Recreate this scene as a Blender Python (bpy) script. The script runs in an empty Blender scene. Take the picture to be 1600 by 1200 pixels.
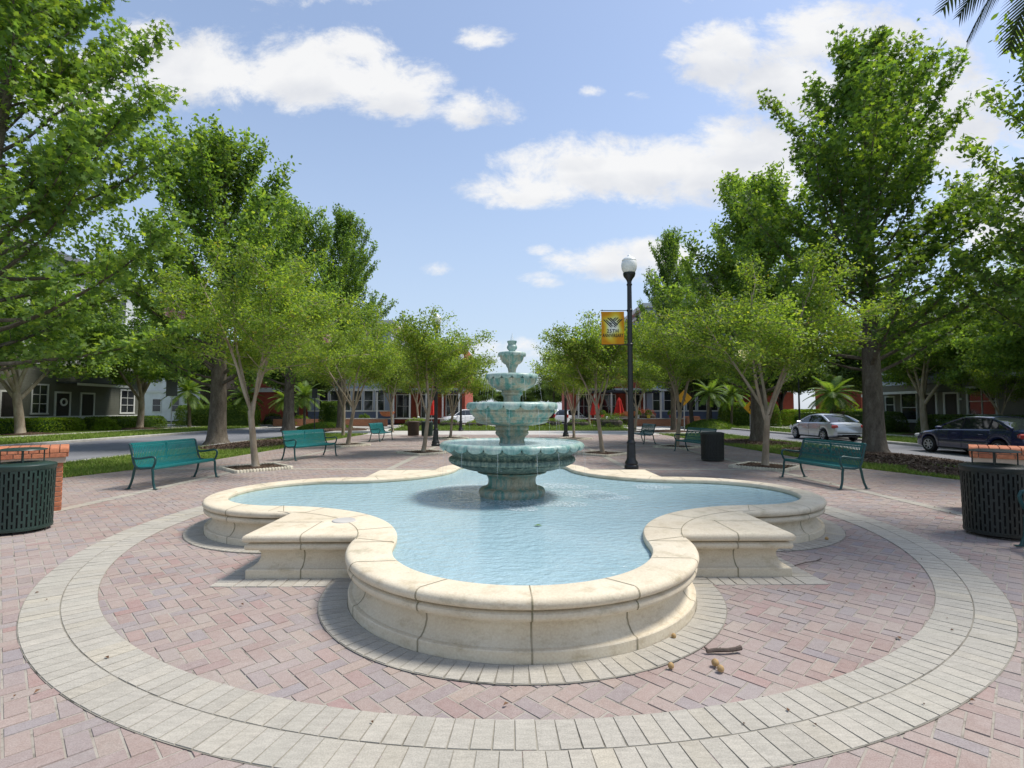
import bpy, math, random
import numpy as np
from mathutils import Vector, Matrix
R_ = math.radians
random.seed(7)
rng = np.random.default_rng(11)
S = bpy.context.scene
COL = S.collection

# ------------------------------------------------------------------ camera
cam_d = bpy.data.cameras.new('camera'); cam = bpy.data.objects.new('camera', cam_d); COL.objects.link(cam)
cam_d.sensor_width = 36; cam_d.lens = 18.0; cam_d.clip_end = 2000; cam_d.clip_start = 0.05
PITCH = math.atan(40 / 800)
cam.location = (0, 0, 1.6); cam.rotation_euler = (math.pi / 2 + PITCH, 0, 0)
S.camera = cam

# ------------------------------------------------------------------ light
SUN_EL, SUN_AZ = R_(60), R_(78)          # azimuth clockwise from +Y (view direction) towards +X
sd = bpy.data.lights.new('sun', 'SUN'); sun = bpy.data.objects.new('sun', sd); COL.objects.link(sun)
sd.energy = 2.6; sd.angle = R_(14.0); sd.color = (1, 0.955, 0.89)
to_sun = Vector((math.cos(SUN_EL) * math.sin(SUN_AZ), math.cos(SUN_EL) * math.cos(SUN_AZ), math.sin(SUN_EL)))
sun.rotation_euler = to_sun.to_track_quat('Z', 'Y').to_euler()
S.view_settings.view_transform = 'Standard'; S.view_settings.look = 'None'
S.view_settings.exposure = 0.85; S.view_settings.gamma = 1.0
S.cycles.max_bounces = 8; S.cycles.transparent_max_bounces = 12
S.cycles.transmission_bounces = 6; S.cycles.diffuse_bounces = 4; S.cycles.glossy_bounces = 3
S.cycles.use_denoising = True
S.cycles.sample_clamp_indirect = 6

def pix_dir(u, v):
    x = (u - 800) / 800; y = -(v - 600) / 800
    c, s = math.cos(PITCH), math.sin(PITCH)
    return Vector((x, c - s * y, s + c * y))

# ------------------------------------------------------------------ sky
W = bpy.data.worlds.new('World'); S.world = W; W.use_nodes = True
wn = W.node_tree.nodes; wl = W.node_tree.links; wn.clear()
def wnode(t, **k):
    n = wn.new(t)
    for a, b in k.items(): setattr(n, a, b)
    return n
def wm(op, a, b=None, c=None, clamp=False):
    n = wnode('ShaderNodeMath', operation=op); n.use_clamp = clamp
    for i, x in enumerate((a, b, c)):
        if x is None: continue
        if isinstance(x, (int, float)): n.inputs[i].default_value = x
        else: wl.new(x, n.inputs[i])
    return n.outputs[0]
wout = wnode('ShaderNodeOutputWorld'); wbg = wnode('ShaderNodeBackground'); wl.new(wbg.outputs[0], wout.inputs[0])
skyn = wnode('ShaderNodeTexSky', sky_type='NISHITA'); skyn.sun_disc = False
skyn.sun_elevation = SUN_EL; skyn.sun_rotation = SUN_AZ; skyn.air_density = 1.0; skyn.dust_density = 0.6; skyn.ozone_density = 1.4
wbg.inputs[1].default_value = 0.15
tc = wnode('ShaderNodeTexCoord'); sx = wnode('ShaderNodeSeparateXYZ'); wl.new(tc.outputs['Generated'], sx.inputs[0])
dx, dy, dz = sx.outputs
yy = wm('MAXIMUM', wm('ABSOLUTE', dy), 0.18)
px = wm('DIVIDE', dx, yy); pz = wm('DIVIDE', dz, yy)
cmb = wnode('ShaderNodeCombineXYZ'); wl.new(px, cmb.inputs[0]); wl.new(wm('MULTIPLY', pz, 1.5), cmb.inputs[1])
def wnoise(scale, detail, rough, off=0.0):
    n = wnode('ShaderNodeTexNoise'); n.inputs['Scale'].default_value = scale; n.inputs['Detail'].default_value = detail
    n.inputs['Roughness'].default_value = rough; n.inputs['Distortion'].default_value = 0.25
    ad = wnode('ShaderNodeVectorMath', operation='ADD'); wl.new(cmb.outputs[0], ad.inputs[0]); ad.inputs[1].default_value = (off, off * 1.7, off * .3)
    wl.new(ad.outputs[0], n.inputs['Vector']); return n.outputs[0]
n_edge = wnoise(6.2, 11, 0.68); n_big = wnoise(2.6, 4, 0.5, 3.1); n_fine = wnoise(7.0, 5, 0.55, 8.4)
# (u, v, half width, half height up, half height down, gain) of each cloud, by direction
BL = [(300, 120, 130, 80, 62, 1.0), (470, 118, 130, 70, 62, 1.0), (610, 140, 95, 60, 55, 1.0), (230, 60, 60, 50, 60, .9), (560, 70, 80, 40, 40, .8),
      (755, 175, 78, 40, 30, .95), (925, 143, 30, 15, 12, .3), (1000, 150, 40, 18, 14, .3),
      (1130, 90, 90, 60, 60, .95), (1230, 130, 110, 90, 90, 1.0), (1180, 220, 100, 60, 60, .9), (1340, 60, 150, 60, 60, 1.0),
      (980, 265, 200, 55, 50, 1.1), (1120, 280, 140, 60, 55, 1.1), (840, 295, 110, 36, 34, 1.0), (900, 240, 70, 40, 40, .8),
      (1450, 180, 170, 110, 120, 1.0), (1560, 330, 130, 90, 90, .9), (940, 410, 90, 32, 30, .85), (850, 438, 50, 20, 18, .5), (1030, 400, 80, 30, 40, .8),
      (685, 420, 34, 17, 14, .25), (845, 390, 34, 15, 13, .25), (100, 150, 150, 90, 70, .8), (760, 60, 60, 25, 20, .4), (700, 545, 260, 22, 40, .45), (420, -60, 300, 60, 70, .9), (1100, -70, 260, 60, 70, .9)]
dens = None; under = None
for (u, v, su, up_, dn_, g) in BL:
    d = pix_dir(u, v); cx = d.x / d.y; cz = d.z / d.y; su /= 800; up_ /= 800; dn_ /= 800
    a = wm('MULTIPLY', wm('SUBTRACT', px, cx), 1 / su); b = wm('SUBTRACT', pz, cz)
    b2 = wm('MAXIMUM', wm('MULTIPLY', b, 1 / up_), wm('MULTIPLY', b, -1 / dn_))
    f = wm('SUBTRACT', g, wm('ADD', wm('MULTIPLY', a, a), wm('MULTIPLY', b2, b2)))
    un = wm('MULTIPLY', wm('MAXIMUM', f, 0.0), wm('MULTIPLY', b, -1 / dn_))
    dens = f if dens is None else wm('SMOOTH_MAX', dens, f, 0.3)
    under = un if under is None else wm('MAXIMUM', under, un)
dd = wm('ADD', wm('MAXIMUM', dens, -1.6), wm('MULTIPLY', wm('SUBTRACT', n_edge, 0.49), 4.2))
mr = wnode('ShaderNodeMapRange', interpolation_type='SMOOTHSTEP'); wl.new(dd, mr.inputs[0])
mr.inputs[1].default_value = -0.25; mr.inputs[2].default_value = 0.85; mr.inputs[3].default_value = 0; mr.inputs[4].default_value = 0.96
upmask = wm('MULTIPLY', mr.outputs[0], wm('GREATER_THAN', dz, 0.0))
shade = wm('ADD', wm('MULTIPLY', under, 0.75), wm('ADD', wm('MULTIPLY', wm('SUBTRACT', n_big, 0.45), 1.5), wm('MULTIPLY', wm('SUBTRACT', n_fine, .5), 1.1)), clamp=True)
cr = wnode('ShaderNodeValToRGB'); wl.new(shade, cr.inputs[0])
cr.color_ramp.elements[0].color = (3.5, 3.5, 3.5, 1); cr.color_ramp.elements[1].color = (2.0, 2.15, 2.5, 1)
# sky: Nishita, slightly cooled / greyed, with pale haze near the horizon
hz = wnode('ShaderNodeMapRange', interpolation_type='SMOOTHSTEP'); wl.new(dz, hz.inputs[0])
hz.inputs[1].default_value = -0.02; hz.inputs[2].default_value = 0.6; hz.inputs[3].default_value = 0.8; hz.inputs[4].default_value = 0.22
skt = wnode('ShaderNodeMix', data_type='RGBA', blend_type='MULTIPLY'); skt.inputs['Factor'].default_value = 1; wl.new(skyn.outputs[0], skt.inputs['A']); skt.inputs['B'].default_value = (.90, .82, .79, 1)
mx0 = wnode('ShaderNodeMix', data_type='RGBA'); wl.new(hz.outputs[0], mx0.inputs['Factor']); wl.new(skt.outputs['Result'], mx0.inputs['A']); mx0.inputs['B'].default_value = (1.9, 2.35, 2.95, 1)
mx = wnode('ShaderNodeMix', data_type='RGBA'); wl.new(upmask, mx.inputs['Factor']); wl.new(mx0.outputs['Result'], mx.inputs['A']); wl.new(cr.outputs[0], mx.inputs['B'])
wl.new(mx.outputs['Result'], wbg.inputs[0])

# ------------------------------------------------------------------ materials
MATS = {}
class NT:
    def __init__(s, name):
        s.m = bpy.data.materials.new(name); s.m.use_nodes = True; s.t = s.m.node_tree; s.n = s.t.nodes; s.l = s.t.links
        s.b = s.n['Principled BSDF']; MATS[name] = s.m
    def new(s, t, **k):
        n = s.n.new(t)
        for a, b in k.items(): setattr(n, a, b)
        return n
    def link(s, a, b): s.l.new(a, b)
    def noise(s, scale, detail=4, rough=.55, coord='Object', stretch=None):
        tc = s.new('ShaderNodeTexCoord'); n = s.new('ShaderNodeTexNoise')
        n.inputs['Scale'].default_value = scale; n.inputs['Detail'].default_value = detail; n.inputs['Roughness'].default_value = rough
        if stretch:
            mp = s.new('ShaderNodeMapping'); mp.inputs['Scale'].default_value = stretch; s.link(tc.outputs[coord], mp.inputs[0]); s.link(mp.outputs[0], n.inputs['Vector'])
        else: s.link(tc.outputs[coord], n.inputs['Vector'])
        return n.outputs[0]
    def ramp(s, fac, stops):
        r = s.new('ShaderNodeValToRGB'); e = r.color_ramp.elements
        while len(e) < len(stops): e.new(0.5)
        for i, (p, c) in enumerate(stops): e[i].position = p; e[i].color = (*c, 1)
        s.link(fac, r.inputs[0]); return r.outputs[0]
    def mix(s, fac, a, b, mode='MIX'):
        m = s.new('ShaderNodeMix', data_type='RGBA', blend_type=mode)
        for x, i in ((fac, 'Factor'), (a, 'A'), (b, 'B')):
            if isinstance(x, (int, float)): m.inputs[i].default_value = x
            elif isinstance(x, tuple): m.inputs[i].default_value = (*x, 1)
            else: s.link(x, m.inputs[i])
        return m.outputs['Result']
    def bump(s, h, strength=.3, dist=.01):
        b = s.new('ShaderNodeBump'); b.inputs['Strength'].default_value = strength; b.inputs['Distance'].default_value = dist
        s.link(h, b.inputs['Height']); s.link(b.outputs[0], s.b.inputs['Normal']); return b
    def set(s, col=None, rough=None, metal=None, spec=None, coat=None):
        if col is not None:
            if isinstance(col, tuple): s.b.inputs['Base Color'].default_value = (*col, 1)
            else: s.link(col, s.b.inputs['Base Color'])
        if rough is not None: s.b.inputs['Roughness'].default_value = rough
        if metal is not None: s.b.inputs['Metallic'].default_value = metal
        if spec is not None: s.b.inputs['Specular IOR Level'].default_value = spec
        if coat is not None: s.b.inputs['Coat Weight'].default_value = coat; s.b.inputs['Coat Roughness'].default_value = .05
        return s
    def island(s): return s.new('ShaderNodeNewGeometry').outputs['Random Per Island']

def plain(name, col, rough=.6, metal=0., var=.12, scale=6., spec=.4, bump=0., coat=None):
    t = NT(name); n = t.noise(scale, 5)
    lo = tuple(c * (1 - var) for c in col); hi = tuple(min(1, c * (1 + var)) for c in col)
    t.set(t.ramp(n, [(.3, lo), (.7, hi)]), rough, metal, spec, coat)
    if bump: t.bump(t.noise(scale * 6, 5), bump, .01)
    return t.m

def mk_materials():
    # brick pavers
    t = NT('paver'); r = t.island()
    c = t.ramp(r, [(0, (.255, .175, .15)), (.16, (.315, .245, .205)), (.30, (.28, .21, .185)), (.42, (.235, .215, .215)), (.54, (.33, .265, .21)), (.66, (.265, .185, .16)), (.78, (.21, .20, .215)), (.88, (.345, .29, .235)), (.95, (.285, .16, .14)), (1, (.24, .20, .18))])
    n1 = t.noise(1.1, 6, .6); n2 = t.noise(24, 4); n3 = t.noise(140, 3)
    c = t.mix(.33, c, t.ramp(n2, [(.3, (.255, .18, .155)), (.7, (.39, .325, .29))]))
    c = t.mix(t.ramp(n1, [(.35, (0, 0, 0)), (.75, (.5, .5, .5))]), c, (.38, .335, .31))
    c = t.mix(.35, c, t.ramp(n3, [(.3, (.25, .25, .25)), (.7, (.75, .75, .75))]), 'OVERLAY')
    t.set(c, .82, spec=.3); t.bump(n3, .35, .004)
    t = NT('pale_paver'); r = t.island()
    c = t.ramp(r, [(0, (.345, .32, .27)), (.35, (.385, .36, .305)), (.6, (.365, .34, .29)), (.8, (.405, .375, .315)), (.95, (.36, .33, .27)), (1, (.43, .39, .31))])
    n1 = t.noise(1.5, 6, .65); n3 = t.noise(120, 3); n4 = t.noise(9, 5, .6, stretch=(1, 4, 1))
    c = t.mix(t.ramp(n1, [(.45, (0, 0, 0)), (.8, (.45, .45, .45))]), c, (.34, .325, .27))
    c = t.mix(.3, c, t.ramp(n4, [(.3, (.3, .3, .3)), (.7, (.7, .7, .7))]), 'OVERLAY')
    c = t.mix(.3, c, t.ramp(n3, [(.3, (.25, .25, .25)), (.7, (.75, .75, .75))]), 'OVERLAY')
    t.set(c, .85, spec=.25); t.bump(n3, .3, .004)
    t = NT('joint_sand'); n = t.noise(3.0, 7, .7); n2 = t.noise(14, 5, .7)
    c = t.ramp(n, [(.42, (.36, .33, .28)), (.56, (.27, .24, .20)), (.64, (.05, .045, .035))]); c = t.mix(.5, c, t.ramp(n2, [(.32, (.05, .045, .035)), (.48, (.36, .33, .28))]))
    t.set(c, .95, spec=.1)
    t = NT('pale_joint'); n = t.noise(2.2, 6, .7)
    t.set(t.ramp(n, [(.4, (.30, .28, .23)), (.58, (.20, .185, .15)), (.68, (.03, .03, .022))]), .95, spec=.1)
    # cast limestone
    t = NT('limestone'); n1 = t.noise(1.7, 6, .6); n2 = t.noise(70, 3); n3 = t.noise(6, 6, .65, stretch=(1, 1, 2.5)); n4 = t.noise(30, 5, .6)
    c = t.ramp(n1, [(.3, (.585, .50, .36)), (.55, (.645, .565, .42)), (.75, (.69, .62, .48))])
    c = t.mix(t.ramp(n3, [(.52, (0, 0, 0)), (.74, (.65, .65, .65))]), c, (.40, .32, .19)); n5 = t.noise(2.3, 7, .72, stretch=(1, 1, 1.8)); c = t.mix(t.ramp(n5, [(.57, (0, 0, 0)), (.72, (.55, .55, .55))]), c, (.29, .27, .17))
    c = t.mix(.16, c, t.ramp(n2, [(.35, (.25, .25, .25)), (.65, (.75, .75, .75))]), 'OVERLAY')
    c = t.mix(t.ramp(n4, [(.70, (0, 0, 0)), (.76, (.8, .8, .8))]), c, (.24, .19, .13))
    t.set(c, .8, spec=.3); t.bump(n2, .4, .004)
    t = NT('grime_joint'); n = t.noise(8, 5)
    t.set(t.ramp(n, [(.35, (.36, .31, .22)), (.6, (.22, .20, .125))]), .95, spec=.1)
    plain('pool_lining', (.42, .43, .30), .7, var=.3)
    # verdigris
    t = NT('verdigris'); n1 = t.noise(2.6, 7, .66, stretch=(3.4, 3.4, .45)); n2 = t.noise(9, 7, .7, stretch=(2.2, 2.2, .4)); n3 = t.noise(40, 4)
    c = t.ramp(n1, [(.3, (.04, .165, .14)), (.42, (.12, .285, .24)), (.48, (.27, .32, .25)), (.55, (.39, .36, .255)), (.72, (.27, .235, .155))])
    c = t.mix(t.ramp(n2, [(.48, (0, 0, 0)), (.66, (.6, .6, .6))]), c, (.07, .185, .16))
    c = t.mix(.3, c, t.ramp(n3, [(.3, (.2, .2, .2)), (.7, (.8, .8, .8))]), 'OVERLAY')
    t.set(c, .45, spec=.5); t.bump(n3, .4, .006)
    t = NT('verdigris_pale'); n1 = t.noise(5, 6, .6, stretch=(2, 2, .6)); n3 = t.noise(40, 4)
    c = t.ramp(n1, [(.32, (.09, .225, .20)), (.48, (.245, .37, .325)), (.66, (.43, .49, .42))])
    c = t.mix(.3, c, t.ramp(n3, [(.3, (.25, .25, .25)), (.7, (.75, .75, .75))]), 'OVERLAY'); t.set(c, .4, spec=.5); t.bump(n3, .3, .005)
    t = NT('verdigris_dark'); n1 = t.noise(12, 6, .65, stretch=(2, 2, .6)); n3 = t.noise(45, 4)
    c = t.ramp(n1, [(.3, (.035, .048, .040)), (.46, (.075, .125, .105)), (.57, (.19, .235, .18)), (.70, (.36, .33, .22))])
    t.set(c, .5, spec=.45); t.bump(n3, .5, .008)
    # water: milky dyed water with ripples
    t = NT('pool_water'); n1 = t.noise(.9, 3); nb = t.noise(7, 4, .55, stretch=(1, 1.6, 1)); nc = t.noise(22, 3, .5, stretch=(1, 1.8, 1))
    t.set(t.ramp(n1, [(.3, (.30, .455, .50)), (.7, (.37, .52, .56))]), .06, spec=.55)
    ad = t.new('ShaderNodeMath', operation='MULTIPLY_ADD'); t.link(nc, ad.inputs[0]); ad.inputs[1].default_value = .35; t.link(nb, ad.inputs[2])
    t.bump(ad.outputs[0], .75, .05)
    t = NT('bowl_water'); t.set((.50, .62, .62), .08, spec=.6); t.bump(t.noise(28, 4), .8, .03)
    t = NT('falling_water'); t.set((.93, .96, .97), .05, spec=.6); tr = t.new('ShaderNodeBsdfTransparent'); ms = t.new('ShaderNodeMixShader'); ms.inputs[0].default_value = .68
    t.link(t.b.outputs[0], ms.inputs[1]); t.link(tr.outputs[0], ms.inputs[2]); t.link(ms.outputs[0], t.n['Material Output'].inputs[0])
    t = NT('foam'); t.set((.62, .73, .77), .3); tr = t.new('ShaderNodeBsdfTransparent'); ms = t.new('ShaderNodeMixShader')
    nf = t.noise(26, 6, .7); t.link(t.ramp(nf, [(.42, (1, 1, 1)), (.62, (.12, .12, .12))]), ms.inputs[0])
    t.link(t.b.outputs[0], ms.inputs[1]); t.link(tr.outputs[0], ms.inputs[2]); t.link(ms.outputs[0], t.n['Material Output'].inputs[0])
    # metals, plastics
    plain('bench_teal', (.005, .145, .145), .36, var=.1, spec=.5); plain('bench_frame', (.006, .055, .055), .4, spec=.5)
    plain('bench_deep', (.006, .115, .115), .38, var=.1, spec=.5)
    plain('can_green', (.018, .040, .032), .42, spec=.45, var=.2); plain('can_dark', (.022, .026, .022), .5, spec=.4, var=.2); plain('can_brown', (.07, .045, .03), .6)
    plain('post_black', (.012, .013, .014), .35, spec=.5, var=.25); plain('white_glass', (.82, .83, .80), .25, spec=.5, var=.03)
    plain('steel', (.42, .43, .44), .4, .8); plain('chrome', (.7, .71, .72), .2, 1.)
    plain('sign_yellow', (.62, .30, .012), .45, var=.06); plain('ink_black', (.010, .011, .014), .6, var=.1); plain('sign_back', (.10, .105, .11), .6)
    t = NT('banner_cloth'); tc_ = t.new('ShaderNodeTexCoord'); mp = t.new('ShaderNodeMapping'); mp.inputs['Location'].default_value = (-.5, -.5, -.54); mp.inputs['Scale'].default_value = (1, 1, 1)
    t.link(tc_.outputs['Generated'], mp.inputs[0]); ln = t.new('ShaderNodeVectorMath', operation='LENGTH'); t.link(mp.outputs[0], ln.inputs[0])
    t.set(t.ramp(ln.outputs['Value'], [(.16, (.76, .78, .70)), (.33, (.68, .66, .16)), (.43, (.66, .46, .03)), (.58, (.58, .24, .01))]), .65, spec=.2)
    # brick wall
    t = NT('brick_wall'); tcb = t.new('ShaderNodeTexCoord'); br = t.new('ShaderNodeTexBrick'); sp = t.new('ShaderNodeSeparateXYZ'); cb = t.new('ShaderNodeCombineXYZ')
    t.link(tcb.outputs['Object'], sp.inputs[0]); adx = t.new('ShaderNodeMath', operation='ADD'); t.link(sp.outputs[0], adx.inputs[0]); t.link(sp.outputs[1], adx.inputs[1])
    t.link(adx.outputs[0], cb.inputs[0]); t.link(sp.outputs[2], cb.inputs[1]); t.link(cb.outputs[0], br.inputs['Vector'])
    br.inputs['Scale'].default_value = 1; br.inputs['Brick Width'].default_value = .22; br.inputs['Row Height'].default_value = .078; br.inputs['Mortar Size'].default_value = .007
    br.inputs['Color1'].default_value = (.42, .15, .075, 1); br.inputs['Color2'].default_value = (.33, .115, .06, 1); br.inputs['Mortar'].default_value = (.46, .36, .27, 1)
    c = t.mix(.4, br.outputs[0], t.ramp(t.noise(25, 5), [(.3, (.25, .25, .25)), (.7, (.75, .75, .75))]), 'OVERLAY'); t.set(c, .85, spec=.25); t.bump(t.noise(80, 3), .3, .005)
    t = NT('brick_unit'); c = t.ramp(t.island(), [(0, (.36, .125, .065)), (.5, (.47, .18, .09)), (1, (.40, .15, .08))])
    c = t.mix(.45, c, t.ramp(t.noise(25, 5), [(.3, (.25, .25, .25)), (.7, (.75, .75, .75))]), 'OVERLAY'); t.set(c, .8, spec=.3); t.bump(t.noise(90, 3), .3, .004)
    plain('mortar', (.44, .36, .28), .9, spec=.1)
    # ground
    t = NT('grass_ground'); n = t.noise(.5, 6, .6); n2 = t.noise(30, 4)
    c = t.ramp(n, [(.3, (.075, .125, .022)), (.55, (.12, .17, .03)), (.75, (.17, .185, .05))]); c = t.mix(.5, c, t.ramp(n2, [(.3, (.15, .15, .15)), (.7, (.8, .8, .8))]), 'OVERLAY'); t.set(c, .9, spec=.15); t.bump(n2, .8, .05)
    t = NT('grass_blade'); c = t.ramp(t.island(), [(0, (.10, .185, .02)), (.5, (.17, .26, .03)), (.85, (.23, .29, .05)), (1, (.27, .26, .09))]); t.set(c, .6, spec=.25)
    t = NT('asphalt'); n = t.noise(.35, 6, .6); n2 = t.noise(150, 3)
    c = t.ramp(n, [(.3, (.155, .158, .172)), (.7, (.215, .218, .23))]); c = t.mix(.45, c, t.ramp(n2, [(.3, (.2, .2, .2)), (.7, (.8, .8, .8))]), 'OVERLAY'); t.set(c, .9, spec=.2); t.bump(n2, .4, .01)
    plain('concrete', (.46, .44, .40), .85, var=.12, scale=1.5, spec=.25, bump=.2); plain('kerb_concrete', (.40, .385, .35), .85, var=.2, scale=3, spec=.2, bump=.2)
    plain('edging', (.52, .48, .38), .85, var=.25, scale=9, spec=.2, bump=.3)
    t = NT('mulch_chip'); c = t.ramp(t.island(), [(0, (.05, .03, .02)), (.4, (.10, .065, .045)), (.75, (.17, .12, .085)), (1, (.26, .20, .15))]); t.set(c, .9, spec=.15)
    plain('mulch_ground', (.075, .05, .035), .95, var=.5, scale=14, spec=.1, bump=.8)
    # plants
    def leaf(name, stops, trans=.42, rough=.55):
        t = NT(name); g = t.island(); n = t.noise(.55, 3)
        c = t.mix(.28, t.ramp(g, stops), t.ramp(n, [(.3, (.03, .03, .03)), (.7, (.97, .97, .97))]), 'OVERLAY')
        t.set(c, rough, spec=.22); tl = t.new('ShaderNodeBsdfTranslucent'); ms = t.new('ShaderNodeMixShader'); ms.inputs[0].default_value = trans
        t.link(t.mix(1.0, c, (2.4, 2.35, .7), 'MULTIPLY'), tl.inputs[0]); t.link(t.b.outputs[0], ms.inputs[1]); t.link(tl.outputs[0], ms.inputs[2]); t.link(ms.outputs[0], t.n['Material Output'].inputs[0])
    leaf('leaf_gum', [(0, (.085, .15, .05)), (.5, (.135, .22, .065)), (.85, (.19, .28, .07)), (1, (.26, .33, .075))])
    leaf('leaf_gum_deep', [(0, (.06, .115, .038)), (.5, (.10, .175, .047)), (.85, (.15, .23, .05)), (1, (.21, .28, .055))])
    leaf('leaf_myrtle', [(0, (.095, .16, .04)), (.5, (.155, .235, .05)), (.85, (.215, .285, .06)), (.98, (.26, .31, .065)), (1, (.28, .22, .07))])
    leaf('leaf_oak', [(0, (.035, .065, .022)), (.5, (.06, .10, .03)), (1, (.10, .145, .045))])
    leaf('leaf_lime', [(0, (.11, .19, .02)), (.5, (.17, .26, .03)), (1, (.24, .32, .05))])
    leaf('leaf_shrub', [(0, (.04, .085, .02)), (.5, (.08, .14, .03)), (1, (.14, .20, .04))])
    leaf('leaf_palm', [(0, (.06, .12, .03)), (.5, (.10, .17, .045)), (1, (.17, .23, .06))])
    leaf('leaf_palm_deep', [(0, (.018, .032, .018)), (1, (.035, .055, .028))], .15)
    leaf('petal_pink', [(0, (.55, .30, .42)), (1, (.66, .44, .54))], .1); leaf('petal_white', [(0, (.75, .70, .74)), (1, (.85, .82, .84))], .3)
    leaf('leaf_red', [(0, (.22, .05, .05)), (1, (.30, .10, .06))], .3)
    t = NT('bark_grey'); n = t.noise(6, 6, .65, stretch=(1, 1, .35)); n2 = t.noise(50, 4, stretch=(1, 1, .3))
    t.set(t.mix(.4, t.ramp(n, [(.3, (.085, .07, .055)), (.55, (.16, .135, .105)), (.75, (.24, .21, .17))]), t.ramp(n2, [(.3, (.2, .2, .2)), (.7, (.8, .8, .8))]), 'OVERLAY'), .9, spec=.15); t.bump(n2, .9, .03)
    t = NT('bark_pale'); n = t.noise(3.5, 5, .6, stretch=(1, 1, .4)); n2 = t.noise(50, 4, stretch=(1, 1, .3))
    t.set(t.mix(.3, t.ramp(n, [(.3, (.20, .155, .105)), (.5, (.31, .255, .185)), (.72, (.42, .365, .285))]), t.ramp(n2, [(.3, (.3, .3, .3)), (.7, (.7, .7, .7))]), 'OVERLAY'), .8, spec=.2); t.bump(n2, .4, .01)
    t = NT('bark_dark'); n = t.noise(6, 6, .65, stretch=(1, 1, .35)); t.set(t.ramp(n, [(.3, (.04, .035, .03)), (.7, (.11, .095, .08))]), .9, spec=.15); t.bump(n, .8, .03)
    plain('twig_bark', (.10, .075, .06), .9, var=.4, scale=30, bump=.5); plain('dry_leaf', (.17, .085, .04), .8, var=.4, scale=40); plain('seed_pod', (.40, .26, .11), .7, var=.3, scale=60); plain('green_leaf', (.10, .20, .03), .5)
    # buildings
    def siding(name, col, row=.2):
        t = NT(name); w = t.new('ShaderNodeTexWave', wave_type='BANDS', bands_direction='Z', wave_profile='SAW'); w.inputs['Scale'].default_value = 1 / row * .314
        tc2 = t.new('ShaderNodeTexCoord'); t.link(tc2.outputs['Object'], w.inputs['Vector']); n = t.noise(1.2, 5)
        t.set(t.ramp(n, [(.3, tuple(x * .88 for x in col)), (.7, tuple(x * 1.1 for x in col))]), .7, spec=.3); t.bump(w.outputs[0], .5, .03)
    siding('siding_green', (.115, .12, .098)); siding('siding_taupe', (.17, .165, .14)); siding('siding_blue', (.34, .40, .52), .25); siding('siding_white', (.62, .64, .66)); plain('stucco_grey', (.40, .42, .45), .85, scale=1)
    siding('siding_navy', (.12, .15, .23), .25)
    plain('stucco_red', (.32, .068, .04), .8, scale=2); plain('trim_white', (.56, .57, .55), .6, var=.05); plain('roof_shingle', (.07, .075, .08), .9, var=.3, scale=12); plain('door_dark', (.025, .022, .022), .5)
    plain('door_red', (.28, .03, .025), .5); plain('umbrella_red', (.55, .03, .02), .7); plain('awning_dark', (.03, .032, .04), .7); plain('terracotta', (.45, .16, .07), .8); plain('pot_white', (.7, .7, .68), .5); plain('pot_yellow', (.65, .5, .06), .5); plain('pot_red', (.5, .06, .05), .5)
    t = NT('window_glass'); t.set(t.ramp(t.noise(.6, 3), [(.35, (.012, .014, .017)), (.7, (.04, .045, .05))]), .06, spec=.6)
    # cars
    plain('paint_silver', (.50, .53, .58), .28, .55, var=.03, coat=1.); plain('paint_navy', (.010, .018, .07), .22, .1, var=.1, coat=1.); plain('paint_white', (.74, .75, .76), .25, 0, var=.03, coat=1.); plain('paint_black', (.012, .012, .014), .25, 0, var=.03, coat=1.)
    t = NT('car_glass'); t.set((.02, .025, .028), .04, spec=.8)
    plain('tyre', (.016, .016, .017), .8); plain('rim', (.46, .47, .49), .35, .7); plain('tail_lamp', (.38, .018, .014), .2, spec=.6, coat=1.); plain('head_lamp', (.6, .62, .64), .15, spec=.7); plain('black_trim', (.014, .014, .015), .6); plain('plate', (.62, .64, .62), .5, var=.15, scale=25)
mk_materials()
M = MATS

# ------------------------------------------------------------------ builders
def tag(o, label=None, cat=None, group=None, kind=None):
    if label: o['label'] = label
    if cat: o['category'] = cat
    if group: o['group'] = group
    if kind: o['kind'] = kind
    return o
def thing(name, loc, label, cat, group=None, rz=0):
    o = bpy.data.objects.new(name, None); COL.objects.link(o); o.location = loc; o.rotation_euler = (0, 0, rz); o.empty_display_size = .1
    return tag(o, label, cat, group)
def link(name, me, parent=None, loc=None):
    o = bpy.data.objects.new(name, me); COL.objects.link(o)
    if parent: o.parent = parent
    if loc: o.location = loc
    return o
def copy_tree(src, loc, rz, scale=None, label=None):
    r = src.copy(); COL.objects.link(r); r.location = loc; r.rotation_euler = (0, 0, rz)
    if scale: r.scale = scale
    if label: r['label'] = label
    def rec(a, b):
        for ch in a.children:
            c = ch.copy(); COL.objects.link(c); c.parent = b; rec(ch, c)
    rec(src, r); return r

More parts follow.
